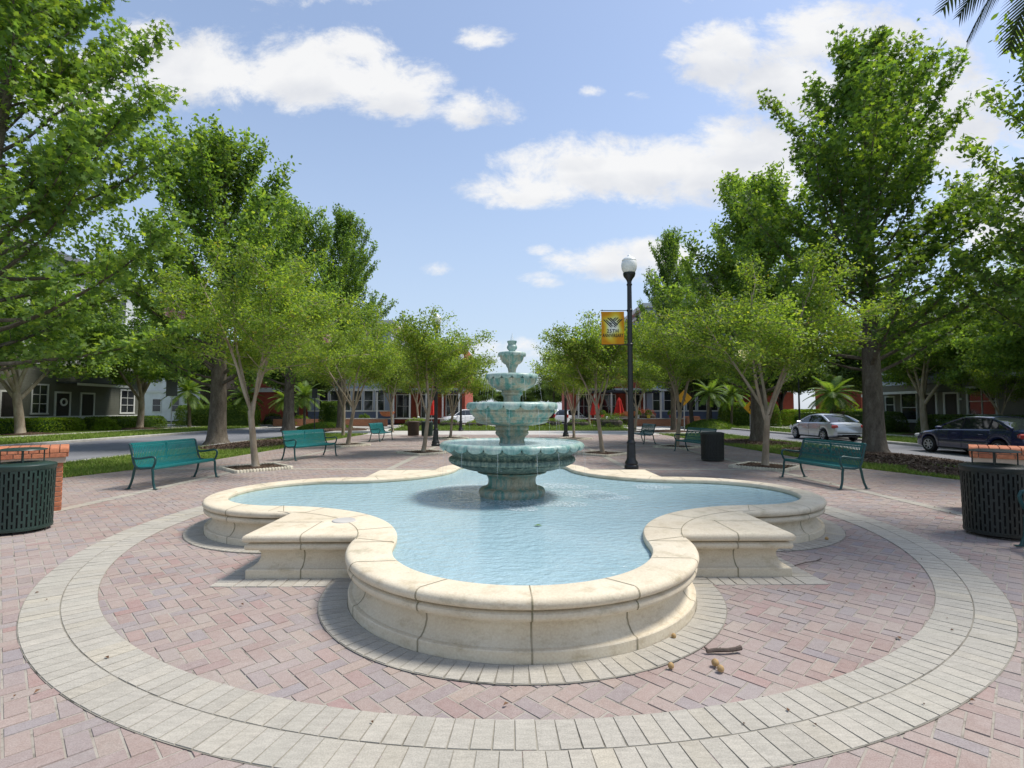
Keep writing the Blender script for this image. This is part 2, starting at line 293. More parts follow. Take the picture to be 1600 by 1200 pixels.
class MB:
    def __init__(s): s.v = []; s.f = []; s.m = []; s.n = 0
    def add(s, verts, faces, mi=0):
        o = s.n; s.v.extend([tuple(p) for p in verts]); s.n += len(verts)
        for f in faces: s.f.append(tuple(i + o for i in f)); s.m.append(mi)
        return s
    def box(s, c, d, rz=0., mi=0, bev=0.):
        cx, cy, cz = c; hx, hy, hz = d[0] / 2, d[1] / 2, d[2] / 2; co, si = math.cos(rz), math.sin(rz)
        if bev <= 0: prof = [(hx, hy, -hz), (hx, hy, hz)]
        else: prof = [(hx - bev, hy - bev, -hz), (hx, hy, -hz + bev), (hx, hy, hz - bev), (hx - bev, hy - bev, hz)]
        vs = []
        for (a, b, z) in prof:
            for (x, y) in ((-a, -b), (a, -b), (a, b), (-a, b)): vs.append((cx + x * co - y * si, cy + x * si + y * co, cz + z))
        k = len(prof); fs = [(3, 2, 1, 0), tuple(4 * (k - 1) + i for i in range(4))]
        for r in range(k - 1):
            for i in range(4): fs.append((4 * r + i, 4 * r + (i + 1) % 4, 4 * r + 4 + (i + 1) % 4, 4 * r + 4 + i))
        return s.add(vs, fs, mi)
    def tube(s, pts, rad, n=8, mi=0, cap=True, flat=1.0):
        pts = [Vector(p) for p in pts]; k = len(pts)
        if isinstance(rad, (int, float)): rad = [rad] * k
        vs = []; ref = None
        for i, p in enumerate(pts):
            d = (pts[min(i + 1, k - 1)] - pts[max(i - 1, 0)]).normalized()
            if ref is None: ref = Vector((0, 0, 1)) if abs(d.z) < .9 else Vector((1, 0, 0))
            a = d.cross(ref)
            if a.length < 1e-5: a = d.orthogonal()
            a.normalize(); b = a.cross(d).normalized(); ref = b
            for j in range(n):
                t = 2 * math.pi * j / n; vs.append(p + a * (rad[i] * math.cos(t) * flat) + b * (rad[i] * math.sin(t)))
        fs = [(i * n + j, i * n + (j + 1) % n, (i + 1) * n + (j + 1) % n, (i + 1) * n + j) for i in range(k - 1) for j in range(n)]
        if cap: fs += [tuple(range(n - 1, -1, -1)), tuple((k - 1) * n + j for j in range(n))]
        return s.add(vs, fs, mi)
    def lathe(s, prof, n=48, c=(0, 0, 0), mi=0, mod=None):
        vs = []
        for (r, z) in prof:
            for j in range(n):
                t = 2 * math.pi * j / n; rr, zz = (r, z) if mod is None else mod(r, z, t)
                vs.append((c[0] + rr * math.cos(t), c[1] + rr * math.sin(t), c[2] + zz))
        fs = [(i * n + j, i * n + (j + 1) % n, (i + 1) * n + (j + 1) % n, (i + 1) * n + j) for i in range(len(prof) - 1) for j in range(n)]
        return s.add(vs, fs, mi)
    def prism(s, poly, z0, z1, mi=0):
        n = len(poly); vs = [(x, y, z0) for x, y in poly] + [(x, y, z1) for x, y in poly]
        fs = [tuple(range(n - 1, -1, -1)), tuple(range(n, 2 * n))] + [(i, (i + 1) % n, n + (i + 1) % n, n + i) for i in range(n)]
        return s.add(vs, fs, mi)
    def plate(s, poly, y0, y1, mi=0):           # outline in x,z extruded along y
        n = len(poly); vs = [(x, y0, z) for x, z in poly] + [(x, y1, z) for x, z in poly]
        fs = [tuple(range(n)), tuple(range(2 * n - 1, n - 1, -1))] + [(i, n + i, n + (i + 1) % n, (i + 1) % n) for i in range(n)]
        return s.add(vs, fs, mi)
    def build(s, name, mats, parent=None, smooth=None, loc=None):
        me = bpy.data.meshes.new(name); me.from_pydata(s.v, [], s.f)
        if not isinstance(mats, (list, tuple)): mats = [mats]
        for m in mats: me.materials.append(M[m] if isinstance(m, str) else m)
        if len(mats) > 1: me.polygons.foreach_set('material_index', s.m)
        if smooth is not None:
            me.polygons.foreach_set('use_smooth', [True] * len(me.polygons)); me.set_sharp_from_angle(angle=R_(smooth))
        me.update(); return link(name, me, parent, loc)

def poly_mesh(name, V, k, mat, parent=None, smooth=False):
    """V: (n_faces, k, 3) array of separate k-gons"""
    n = len(V); me = bpy.data.meshes.new(name); me.vertices.add(n * k); me.vertices.foreach_set('co', np.ascontiguousarray(V, dtype=np.float32).ravel())
    me.loops.add(n * k); me.loops.foreach_set('vertex_index', np.arange(n * k, dtype=np.int32))
    me.polygons.add(n); me.polygons.foreach_set('loop_start', np.arange(0, n * k, k, dtype=np.int32))
    me.materials.append(M[mat]); me.update(calc_edges=True); me.validate(); me.shade_flat(); return me

def grid_mesh(name, V, F, mat, parent=None, smooth=None):
    me = bpy.data.meshes.new(name); me.from_pydata(V.tolist() if hasattr(V, 'tolist') else V, [], F); me.materials.append(M[mat])
    if smooth is not None:
        me.polygons.foreach_set('use_smooth', [True] * len(me.polygons)); me.set_sharp_from_angle(angle=R_(smooth))
    me.update(); return link(name, me, parent)

# ================================================================== GROUND
def sheet(name, poly, z0, z1, mat):
    return tag(MB().prism(poly, z0, z1).build(name, mat), kind='structure')
def rect(x0, x1, y0, y1): return [(x0, y0), (x1, y0), (x1, y1), (x0, y1)]
g = MB(); g.add([(-900, -300, -.16), (900, -300, -.16), (900, 1200, -.16), (-900, 1200, -.16)], [(0, 1, 2, 3)]); tag(g.build('ground', 'grass_ground'), kind='structure')
# roads either side, and the cross street beyond the far lawn
ROADL = [(-22.6, -12), (-13.6, -12), (-13.6, 33.5), (-15.5, 41), (-19, 47), (-22.6, 47)]
sheet('left_road', rect(-22.6, -13.6, -14, 47.9), -.15, -.10, 'asphalt')
sheet('right_road', [(12.6, -14), (18.7, -14), (18.7, 47.9), (14.2, 47.9), (14.2, 22), (12.6, 15)], -.15, -.10, 'asphalt')
sheet('cross_street', [(-70, 48), (70, 48), (70, 60), (12, 60), (8, 66), (8, 180), (-8, 180), (-8, 66), (-12, 60), (-70, 60)], -.15, -.096, 'concrete')
sheet('plaza_apron', [(-13.4, 36), (-10.2, 33), (10.2, 33), (13.9, 36), (13.9, 47.9), (-13.4, 47.9)], -.15, -.008, 'concrete')

# plaza bed (joint sand) under the pavers
PX = 9.7
PLAZA = [(-10.6, -6), (10.3, -6), (10.3, 11.5), (9.6, 14), (9.6, 33), (-9.5, 33), (-9.5, 15.5), (-10.6, 12)]
sheet('plaza_bed', PLAZA, -.15, -.0035, 'joint_sand')

def inside_plaza(x, y):
    return (-10.55 + np.clip((y - 12) / 3.5, 0, 1) * 1.1 < x) & (x < 10.25 - np.clip((y - 11.5) / 2.5, 0, 1) * .7) & (y < 32.9) & (y > -1.5)
PC = (0.05, 7.55); PROT = 0.012           # pool centre and turn
def bricks_mesh(cx, cy, ang, lx, ly, zt, jitter=.0014, bev=.0028, dep=.012):
    n = len(cx); ca, sa = np.cos(ang), np.sin(ang)
    zz = zt + np.clip(rng.normal(0, jitter, n), -.0022, .003); tx = rng.normal(0, .006, n); ty = rng.normal(0, .006, n)
    cs = np.array([(-1, -1), (1, -1), (1, 1), (-1, 1)], float)
    top = np.zeros((n, 4, 3)); low = np.zeros((n, 4, 3))
    for i, (a, b) in enumerate(cs):
        for arr, sh, dz in ((top, bev, 0), (low, 0, -dep)):
            hx = a * (lx / 2 - sh); hy = b * (ly / 2 - sh)
            arr[:, i, 0] = cx + hx * ca - hy * sa; arr[:, i, 1] = cy + hx * sa + hy * ca; arr[:, i, 2] = zz + dz + hx * tx + hy * ty
    V = np.concatenate([top, low], 1).reshape(-1, 3); base = np.arange(n)[:, None] * 8
    q = np.array([(0, 1, 2, 3), (4, 5, 1, 0), (5, 6, 2, 1), (6, 7, 3, 2), (7, 4, 0, 3)])
    F = (base[:, :, None] + q[None]).reshape(-1, 4); return V, F
def quads_mesh(name, V, F, mat):
    me = bpy.data.meshes.new(name); me.vertices.add(len(V)); me.vertices.foreach_set('co', V.astype(np.float32).ravel())
    me.loops.add(F.size); me.loops.foreach_set('vertex_index', F.astype(np.int32).ravel()); me.polygons.add(len(F)); me.polygons.foreach_set('loop_start', np.arange(0, F.size, 4, dtype=np.int32))
    me.materials.append(M[mat]); me.update(calc_edges=True); me.shade_flat(); return me
# herringbone at 45 degrees
w = .1035; N = 330
ii, jj = np.meshgrid(np.arange(-N, N), np.arange(-N, N), indexing='ij')
f4 = (ii - jj) % 4
hb = []
for val, ox, oy, lx, ly in ((0, 1., .5, 2, 1), (3, .5, 1., 1, 2)):
    k = f4 == val; x = (ii[k] + ox) * w; y = (jj[k] + oy) * w
    X = (x + y) * .70711; Y = (y - x) * .70711 + 14
    kk = inside_plaza(X, Y) & (np.abs(X) < np.abs(Y) * 1.12 + 2.6)
    e = np.hypot(X - .04, (Y - 7.82))
    kk &= ~((np.abs(X - PC[0]) < 2.3) & (np.abs(Y - PC[1]) < 2.3))
    hb.append((X[kk], Y[kk], lx, ly))
Vs, Fs, o = [], [], 0
for X, Y, lx, ly in hb:
    V, F = bricks_mesh(X, Y, np.full(len(X), -math.pi / 4), lx * w - .0062 + rng.normal(0, .0014, len(X)), ly * w - .0062 + rng.normal(0, .0014, len(X)), 0.0)
    Vs.append(V); Fs.append(F + o); o += len(V)
tag(link('plaza_paving', quads_mesh('plaza_paving', np.concatenate(Vs), np.concatenate(Fs), 'paver')), kind='structure')

# pale paver courses: elliptical ring, pool skirt, straight bands
RC = (.04, 7.84); RX, RY = 4.76, 5.12
PV, PF, PN = [], [], [0]
def add_pale(cx, cy, ang, lx, ly, z):
    V, F = bricks_mesh(np.array(cx), np.array(cy), np.array(ang), np.array(lx), np.array(ly), z, jitter=.0008, bev=.002, dep=.02)
    PV.append(V); PF.append(F + PN[0]); PN[0] += len(V)
joint = MB()
for c in range(2):
    d = .12 + c * .242
    n = int(2 * math.pi * 5.1 / .109); cx, cy, an = [], [], []
    for i in range(n):
        t = 2 * math.pi * i / n + c * .007; x = (RX + d) * math.cos(t); y = (RY + d) * math.sin(t)
        nx, ny = math.cos(t) * (RY + d), math.sin(t) * (RX + d); cx.append(RC[0] + x); cy.append(RC[1] + y); an.append(math.atan2(ny, nx))
    cx, cy, an = map(np.array, (cx, cy, an)); kk = ~((np.abs(cx) < 2.7) & (np.abs(cy - PC[1]) < 4.7))
    seg = np.hypot(np.roll(cx, -1) - cx, np.roll(cy, -1) - cy)
    add_pale(cx, cy, an, np.full(n, .236) , seg - .0035, .007)
nn = 360; vs = []
for r0 in (0, .485):
    for i in range(nn): t = 2 * math.pi * i / nn; vs.append((RC[0] + (RX + r0) * math.cos(t), RC[1] + (RY + r0) * math.sin(t), .003))
joint.add(vs, [(i, nn + i, nn + (i + 1) % nn, (i + 1) % nn) for i in range(nn)])
# pool skirt
SQ, LC, LR = 2.60, 2.75, 1.52
cp, sp_ = math.cos(PROT), math.sin(PROT)
def PL(x, y): return (PC[0] + x * cp - y * sp_, PC[1] + x * sp_ + y * cp)
for q in range(4):
    qa = q * math.pi / 2
    cx, cy, an = [], [], []; r = LR + .115; n = 58
    for i in range(n):
        t = -1.72 + 3.44 * (i + .5) / n; x = LC + r * math.cos(t); y = r * math.sin(t)
        X, Y = PL(x * math.cos(qa) - y * math.sin(qa), x * math.sin(qa) + y * math.cos(qa)); cx.append(X); cy.append(Y); an.append(t + qa + PROT)
    add_pale(cx, cy, an, [.222] * n, [r * 3.44 / n - .0045] * n, .011)
    vs = []
    for rr in (LR - .05, LR + .232):
        for i in range(n + 1):
            t = -1.72 + 3.44 * i / n; x = LC + rr * math.cos(t); y = rr * math.sin(t); vs.append((*PL(x * math.cos(qa) - y * math.sin(qa), x * math.sin(qa) + y * math.cos(qa)), .0075))
    joint.add(vs, [(i, n + 1 + i, n + 2 + i, i + 1) for i in range(n)])
    for sgn in (-1, 1):
        cx, cy, an = [], [], []; m = 13
        for i in range(m):
            y = sgn * (1.50 + i * .105); x = SQ + .112
            X, Y = PL(x * math.cos(qa) - y * math.sin(qa), x * math.sin(qa) + y * math.cos(qa)); cx.append(X); cy.append(Y); an.append(qa + PROT)
        add_pale(cx, cy, an, [.212] * m, [.099] * m, .0065)
# straight bands
for (x0, y0, x1, y1) in ((-7.2, -1, -7.2, 33), (6.85, -1, 6.95, 33), (-3.3, 13.9, -3.3, 33), (3.15, 13.9, 3.2, 33), (-9.4, 13.9, 9.4, 13.75), (-9.4, 22.9, 9.4, 22.9)):
    L = math.hypot(x1 - x0, y1 - y0); n = int(L / .107); a = math.atan2(y1 - y0, x1 - x0); t = (np.arange(n) + .5) / n
    add_pale(x0 + (x1 - x0) * t, y0 + (y1 - y0) * t, np.full(n, a + math.pi / 2), np.full(n, .205), np.full(n, L / n - .006), .0055)
    ox, oy = -math.sin(a) * .105, math.cos(a) * .105
    joint.add([(x0 - ox, y0 - oy, .002), (x1 - ox, y1 - oy, .002), (x1 + ox, y1 + oy, .002), (x0 + ox, y0 + oy, .002)], [(0, 1, 2, 3)])
tag(link('paver_bands', quads_mesh('paver_bands', np.concatenate(PV), np.concatenate(PF), 'pale_paver')), kind='structure')
tag(joint.build('paver_band_joints', 'pale_joint'), kind='structure')

# verges, kerbs
VL = [(-13.3, -12), (-10.62, -12), (-10.62, 12), (-9.52, 15.5), (-9.52, 33), (-10.2, 33), (-13.3, 35.9)]
VR = [(10.32, -12), (12.3, -12), (12.3, 15), (13.9, 22), (13.9, 35.9), (10.2, 33), (9.62, 33), (9.62, 14), (10.32, 11.5)]
sheet('left_verge', VL, -.15, .004, 'grass_ground'); sheet('right_verge', VR, -.15, .004, 'grass_ground')
sheet('left_lawn', rect(-60, -22.9, -14, 47.5), -.15, .02, 'grass_ground'); sheet('right_lawn', rect(19.0, 60, -14, 47.5), -.15, .02, 'grass_ground')
sheet('left_sidewalk', rect(-29.6, -28.2, -14, 47.5), .02, .034, 'concrete'); sheet('right_sidewalk', rect(22.6, 24.0, -14, 47.5), .02, .034, 'concrete')
sheet('far_lawn', [(-9.4, 39), (9.2, 39), (9.2, 45.5), (-9.4, 45.5)], -.007, .05, 'grass_ground')
def kerb(name, pts, w=.28, z0=-.15, z1=.03):
    m = MB()
    for (a, b) in zip(pts[:-1], pts[1:]):
        L = math.hypot(b[0] - a[0], b[1] - a[1]); m.box(((a[0] + b[0]) / 2, (a[1] + b[1]) / 2, (z0 + z1) / 2), (L + .02, w, z1 - z0), math.atan2(b[1] - a[1], b[0] - a[0]), bev=.03)
    tag(m.build(name, 'kerb_concrete', smooth=40), kind='structure')
kerb('left_near_kerb', [(-13.45, -12), (-13.45, 35.9)]); kerb('left_far_kerb', [(-22.75, -14), (-22.75, 47.5)])
kerb('right_near_kerb', [(12.45, -12), (12.45, 15), (14.05, 22), (14.05, 35.9)]); kerb('right_far_kerb', [(18.85, -14), (18.85, 47.5)])
# bare mulch beds on the verges
def blob(cx, cy, rx, ry, z, seed, n=28):
    r = random.Random(seed); ph = [r.uniform(0, 6.3) for _ in range(3)]
    out = []
    for i in range(n):
        t = 2 * math.pi * i / n; k = 1 + .12 * math.sin(2 * t + ph[0]) + .09 * math.sin(3 * t + ph[1]) + .05 * math.sin(5 * t + ph[2]); out.append((cx + rx * k * math.cos(t), cy + ry * k * math.sin(t)))
    return out
MULCH = [(-11.7, 24.3, 1.7, 4.4), (12.0, 17.6, 2.0, 4.0), (11.2, 12.9, .9, 1.4), (11.6, 25.2, 1.7, 2.6), (11.3, 37.6, 2.2, 1.6), (-13.8, 41.5, 2.6, 2.4), (-31, 33, 1.6, 1.3), (-30.5, 42, 1.8, 1.5), (25.8, 32, 1.2, 1.2)]
mm = MB(); chips = []
for i, (cx, cy, rx, ry) in enumerate(MULCH):
    P = blob(cx, cy, rx, ry, 0, i); zb = .024 if abs(cx) > 20 else .006
    vs = [(cx, cy, zb + .13)] + [(cx + (x - cx) * .5, cy + (y - cy) * .5, zb + .07) for x, y in P] + [(x, y, zb) for x, y in P]; n = len(P)
    mm.add(vs, [(0, 1 + k, 1 + (k + 1) % n) for k in range(n)] + [(1 + k, 1 + n + k, 1 + n + (k + 1) % n, 1 + (k + 1) % n) for k in range(n)])
    nc = int(rx * ry * 3.14 * (420 if cy < 30 else 60))
    t = rng.uniform(0, 6.283, nc); rr = np.sqrt(rng.uniform(0, 1.1, nc)); chips.append(np.stack([cx + rx * rr * np.cos(t), cy + ry * rr * np.sin(t), zb + .13 * (1 - rr).clip(0, 1) + .012], 1))
tag(mm.build('mulch_bed', 'mulch_ground', smooth=60), kind='structure')

# tree squares
SQUARES = [(-6.94, 13.95), (7.0, 14.25), (-3.25, 18.9), (3.23, 18.4), (-7.3, 22.9), (6.95, 21.7), (-3.4, 28.4), (3.35, 27.8)]
for (x, y) in SQUARES:
    t = rng.uniform(-.62, .62, (300, 2)); c, s = .7071, .7071
    chips.append(np.stack([x + t[:, 0] * c - t[:, 1] * s, y + t[:, 0] * s + t[:, 1] * c, np.full(300, .055)], 1))
chips = np.concatenate(chips)
def scatter_quads(P, L, Wd, tilt):
    n = len(P); a = rng.uniform(0, 6.283, n); d = np.stack([np.cos(a), np.sin(a), rng.normal(0, tilt, n)], 1); e = np.stack([-np.sin(a), np.cos(a), rng.normal(0, tilt, n)], 1)
    l = (L * rng.uniform(.5, 1.3, n))[:, None]; wv = (Wd * rng.uniform(.5, 1.4, n))[:, None]
    return np.stack([P - d * l, P - e * wv, P + d * l, P + e * wv], 1)
tag(link('mulch_chips', poly_mesh('mulch_chips', scatter_quads(chips, .05, .018, .35), 4, 'mulch_chip')), kind='stuff')

# grass blades
def blades(poly_fn, x0, x1, y0, y1, n, h):
    x = rng.uniform(x0, x1, n); y = rng.uniform(y0, y1, n); k = poly_fn(x, y); return np.stack([x[k], y[k], np.full(k.sum(), h)], 1)
def in_mulch(x, y):
    r = np.zeros(len(x), bool)
    for (cx, cy, rx, ry) in MULCH: r |= ((x - cx) / (rx * .98)) ** 2 + ((y - cy) / (ry * .98)) ** 2 < 1
    return r
nz = lambda x, y: (np.sin(x * 1.9 + y * .7) + np.sin(y * 1.3 - x * .8) + rng.normal(0, .8, len(x)))
lv = lambda x, y: (x > -13.3) & (x < -10.6 + np.clip((y - 12) / 3.5, 0, 1) * 1.1 + .05) & (~in_mulch(x, y) | (nz(x, y) > 2.0))
rv = lambda x, y: (x < 12.3 + np.clip((y - 15) / 7, 0, 1) * 1.6) & (x > 10.25 - np.clip((y - 11.5) / 2.5, 0, 1) * .7) & (~in_mulch(x, y) | (nz(x, y) > 2.0))
B = np.concatenate([blades(lv, -13.3, -9.5, 7, 20, 52000, .075), blades(lv, -13.3, -9.5, 20, 34, 22000, .085), blades(rv, 9.5, 13.9, 7, 20, 52000, .075), blades(rv, 9.5, 13.9, 20, 34, 22000, .085),
                    blades(lambda x, y: x < 99, -9.4, 9.2, 39, 45.5, 22000, .14), blades(lambda x, y: ~in_mulch(x, y), -28, -22.9, 20, 47, 26000, .12), blades(lambda x, y: x < 99, 19.0, 22.5, 18, 47, 22000, .12)])
n = len(B); a = rng.uniform(0, 6.283, n); hh = B[:, 2] * rng.uniform(.5, 1.4, n); wd = .006 + .05 * B[:, 2]
b0 = B.copy(); b0[:, 2] = np.where(np.abs(B[:, 0]) > 15, .02, np.where(B[:, 1] > 38, .05, .003))
e = np.stack([np.cos(a) * wd, np.sin(a) * wd, 0 * a], 1); tip = b0 + np.stack([rng.normal(0, .5, n) * hh, rng.normal(0, .5, n) * hh, hh], 1)
tag(link('grass', poly_mesh('grass', np.stack([b0 - e, b0 + e, tip], 1), 3, 'grass_blade')), kind='stuff')

# ================================================================== POOL
pool = thing('fountain_pool', (PC[0], PC[1], 0), 'cream cast stone pool with four rounded lobes and square corners around the fountain', 'pool', rz=PROT)
NA = 1440
th = np.arange(NA) * 2 * math.pi / NA; cth, sth = np.cos(th), np.sin(th)
def r_out(d):
    r = (SQ + d) / np.maximum(np.abs(cth), np.abs(sth))
    for q in range(4):
        ax, ay = LC * math.cos(q * math.pi / 2), LC * math.sin(q * math.pi / 2); b = cth * ax + sth * ay; disc = b * b - (LC * LC - (LR + d) ** 2)
        r = np.maximum(r, np.where((disc > 0) & (b > 0), b + np.sqrt(np.maximum(disc, 0)), 0))
    return r
LI, RI, CI, QI = 2.89, 1.13, 3.0, 1.87
def r_in(d):                                 # quatrefoil: lobe arcs joined by arcs swung from the corners
    a = np.mod(th + math.pi / 4, math.pi / 2) - math.pi / 4; a = np.abs(a); c, s = np.cos(a), np.sin(a)
    disc = (LI * c) ** 2 - (LI * LI - (RI + d) ** 2); lobe = np.where(disc > 0, LI * c + np.sqrt(np.maximum(disc, 0)), 0)
    b = CI * (c + s); disc = b * b - (2 * CI * CI - (QI - d) ** 2); arc = np.where(disc > 0, b - np.sqrt(np.maximum(disc, 0)), 9)
    px_ = lobe * c
    ta = math.atan2(RI * 1.0, LI + .03)
    return np.where(a < ta, lobe, np.minimum(arc, 9))
def sweep(rows):
    V = np.concatenate([np.stack([r * cth, r * sth, np.full(NA, z)], 1) for r, z in rows]); F = []
    for k in range(len(rows) - 1):
        for i in range(NA): F.append((k * NA + i, k * NA + (i + 1) % NA, (k + 1) * NA + (i + 1) % NA, (k + 1) * NA + i))
    return V, F
wall_prof = [(0, -.02), (0, .080), (-.005, .088), (-.02, .092), (-.034, .0925), (-.06, .112), (-.085, .145), (-.099, .185), (-.098, .222), (-.08, .25), (-.05, .262), (-.02, .264), (0, .27), (.010, .284), (.013, .3), (.009, .315), (-.006, .327), (-.035, .331), (-.06, .333)]
V, F = sweep([(r_out(d), z) for d, z in wall_prof]); grid_mesh('wall', V, F, 'limestone', pool, 32)
cop = [(-.06, .3335), (-.06, .341), (.005, .343), (.02, .352), (.028, .368), (.028, .386), (.02, .404), (.004, .415), (-.02, .42)]
V, F = sweep([(r_out(d), z) for d, z in cop] + [(r_in(.03), .42), (r_in(.01), .414), (r_in(0), .398), (r_in(0), .37)]); grid_mesh('coping', V, F, 'limestone', pool, 32)
V, F = sweep([(r_in(.004), .371), (r_in(.004), .10)]); grid_mesh('lining', V, F, 'pool_lining', pool, 32)
# mortar joints, thin strips hugging the surface
mj = MB()
def strip(path, side, wd=.0045):
    vs = []
    for p in path: vs += [(p[0] - side[0] * wd, p[1] - side[1] * wd, p[2]), (p[0] + side[0] * wd, p[1] + side[1] * wd, p[2])]
    mj.add(vs, [(2 * i, 2 * i + 1, 2 * i + 3, 2 * i + 2) for i in range(len(path) - 1)])
full = [(d + .0022, z) for d, z in wall_prof[:-2]] + [(d + .0022, z) for d, z in cop[2:]]
TOP = .4222
for q in range(4):
    ca, sa = math.cos(q * math.pi / 2), math.sin(q * math.pi / 2); rot = lambda x, y: (x * ca - y * sa, x * sa + y * ca)
    for t in np.radians([-90, -60, -28, 0, 30, 62, 91]):
        t = t + .02 * math.sin(q * 7 + t * 5); dx_, dy_ = math.cos(t), math.sin(t); path = []
        for d, z in full: path.append((*rot(LC + (LR + d) * dx_, (LR + d) * dy_), z))
        ri_ = RI + (LC - LI) * 0; path2 = [(*rot(LC + (LR - .02) * dx_, (LR - .02) * dy_), TOP), (*rot(LI + (RI + .03) * dx_, (RI + .03) * dy_), TOP), (*rot(LI + (RI + .008) * dx_, (RI + .008) * dy_), .414)]
        sd_ = rot(-dy_, dx_)
        if abs(t) < 1.35: strip(path, sd_, .006)
        if abs(t) < 1.7: strip(path2, sd_, .004)
    # joints of the square corners
    for (x, y, nx, ny) in ((SQ, 2.08, 1, 0), (2.08, SQ, 0, 1)):
        path = [(*rot(x + nx * d, y + ny * d), z) for d, z in full]; strip(path, rot(-ny, nx), .006)
        e = (x - nx * .55, y - ny * .55); strip([(*rot(x - nx * .02, y - ny * .02), TOP), (*rot(*e), TOP)], rot(-ny, nx), .004)
    # curved joint behind the inner coping band, and its cross joints
    arc = []
    for t in np.linspace(math.pi * 1.045, math.pi * 1.455, 26): arc.append((CI + (QI - .36) * math.cos(t), CI + (QI - .36) * math.sin(t)))
    vs = []
    for i, (x, y) in enumerate(arc):
        dxy = (CI - x, CI - y); L = math.hypot(*dxy); dxy = (dxy[0] / L, dxy[1] / L); vs += [(*rot(x - dxy[0] * .004, y - dxy[1] * .004), TOP), (*rot(x + dxy[0] * .004, y + dxy[1] * .004), TOP)]
    mj.add(vs, [(2 * i, 2 * i + 1, 2 * i + 3, 2 * i + 2) for i in range(len(arc) - 1)])
    for t in (math.pi * 1.02, math.pi * 1.12, math.pi * 1.25, math.pi * 1.38, math.pi * 1.48):
        dx_, dy_ = math.cos(t), math.sin(t); strip([(*rot(CI + (QI - .36) * dx_, CI + (QI - .36) * dy_), TOP), (*rot(CI + (QI - .03) * dx_, CI + (QI - .03) * dy_), TOP), (*rot(CI + (QI - .006) * dx_, CI + (QI - .006) * dy_), .414)], rot(-dy_, dx_), .004)
mj.build('mortar_joints', 'grime_joint', pool)
# water surface
rw = r_in(.004); WZ = .352
me_v = np.concatenate([[[0, 0, 0]], np.stack([rw * cth, rw * sth, np.zeros(NA)], 1)])
wo = grid_mesh('pool_water', me_v, [(0, 1 + i, 1 + (i + 1) % NA) for i in range(NA)], 'pool_water'); wo.location = (PC[0], PC[1], WZ); wo.rotation_euler = (0, 0, PROT)
wo.name = 'water'; tag(wo, kind='structure')
# foam where falling water lands
fo = MB()
for (x, y, r) in ((-.95, -.15, .5), (.98, .1, .5), (-.55, -.75, .3), (.6, -.72, .32), (.05, -1.0, .25), (2.2, .75, .33), (-.8, .75, .4), (.75, .85, .4), (0, -.62, .34), (-1.25, .3, .3), (1.3, -.2, .32), (.0, .95, .4), (-1.6, -1.6, .0001)):
    P = blob(PC[0] + x, PC[1] + y, r, r * .8, 0, int(x * 100)); n = len(P); fo.add([(PC[0] + x, PC[1] + y, WZ + .006)] + [(a, b, WZ + .006) for a, b in P], [(0, 1 + k, 1 + (k + 1) % n) for k in range(n)])
tag(fo.build('water_foam', 'foam'), kind='stuff')
# skimmer lid
tag(MB().lathe([(.0, .012), (.11, .012), (.12, .008), (.125, 0)], 28).build('skimmer_lid', 'concrete', loc=(*PL(-1.86, -2.02), .4205)), 'round pale skimmer lid set in the stone top of the pool corner', 'lid')
L = MB(); L.add([(-.05, 0, .0), (-.01, -.03, .008), (.05, 0, .002), (0, .03, .01)], [(0, 1, 2, 3)]); tag(L.build('floating_leaf', 'green_leaf', loc=(.28, 5.55, WZ + .008)), 'small green leaf floating on the blue water in front of the fountain', 'leaf')

# ================================================================== FOUNTAIN
FC = (0.0, 7.55)
ft = thing('tiered_fountain', (FC[0], FC[1], .2), 'four tiered verdigris stone fountain with scalloped bowls standing in the pool', 'fountain')
def fz(p): return [(r, z - .2) for r, z in p]
def rim(name, r, z0, z1, nsc, lip):
    """scalloped rim: shells hanging over the edge"""
    prof = []; K = 9
    m = MB(); n = nsc * 16; vs = []
    for k in range(K + 4):
        for j in range(n):
            t = 2 * math.pi * j / n; u = (t * nsc / (2 * math.pi)) % 1; sc = math.sqrt(max(0, 1 - (2 * u - 1) ** 2)); drop = (z1 - z0) * (.48 + .56 * sc); pl = 1 + .0 * sc
            bul = .018 * (sc - .45) * lip / .05
            if k <= K:
                s_ = k / K; ang = s_ * math.pi * .62; rr = r - lip + lip * math.sin(min(ang, math.pi / 2)) + bul * math.sin(s_ * math.pi) - (lip * .25 * max(0, s_ - .8) / .2); zz = z1 - drop * (1 - math.cos(ang)) / (1 - math.cos(math.pi * .62))
            else:
                s_ = (k - K) / 3; rr = r - lip * .25 - s_ * lip * 1.1; zz = z1 - drop * (1 - .28 * s_)
            vs.append((rr * math.cos(t), rr * math.sin(t), zz - .2))
        
    fs = [(k * n + j, k * n + (j + 1) % n, (k + 1) * n + (j + 1) % n, (k + 1) * n + j) for k in range(K + 3) for j in range(n)]
    m.add(vs, fs); 
    # inner lip down to the bowl floor
    m.lathe(fz([(r - lip, z1), (r - lip * 1.6, z1 - .012), (r - lip * 2.2, z1 - .06)]), n)
    m.build(name, 'verdigris_pale', ft, 38)
def bowl(name, prof, mat='verdigris', gad=0, amp=0.):
    mod = None
    if gad: mod = lambda r, z, t: (r * (1 + amp * abs(math.sin(gad * t / 2))), z)
    MB().lathe(fz(prof), 96 if not gad else gad * 10, mod=mod).build(name, mat, ft, 40)
bowl('base', [(.36, .1), (.45, .1), (.455, .36), (.475, .39), (.475, .43), (.45, .465), (.40, .478), (.375, .49)], 'verdigris', 26, .02)
bowl('pedestal', [(.375, .49), (.352, .52), (.345, .56), (.348, .60), (.365, .64), (.40, .665), (.47, .68), (.50, .69), (.505, .70), (.47, .715)])
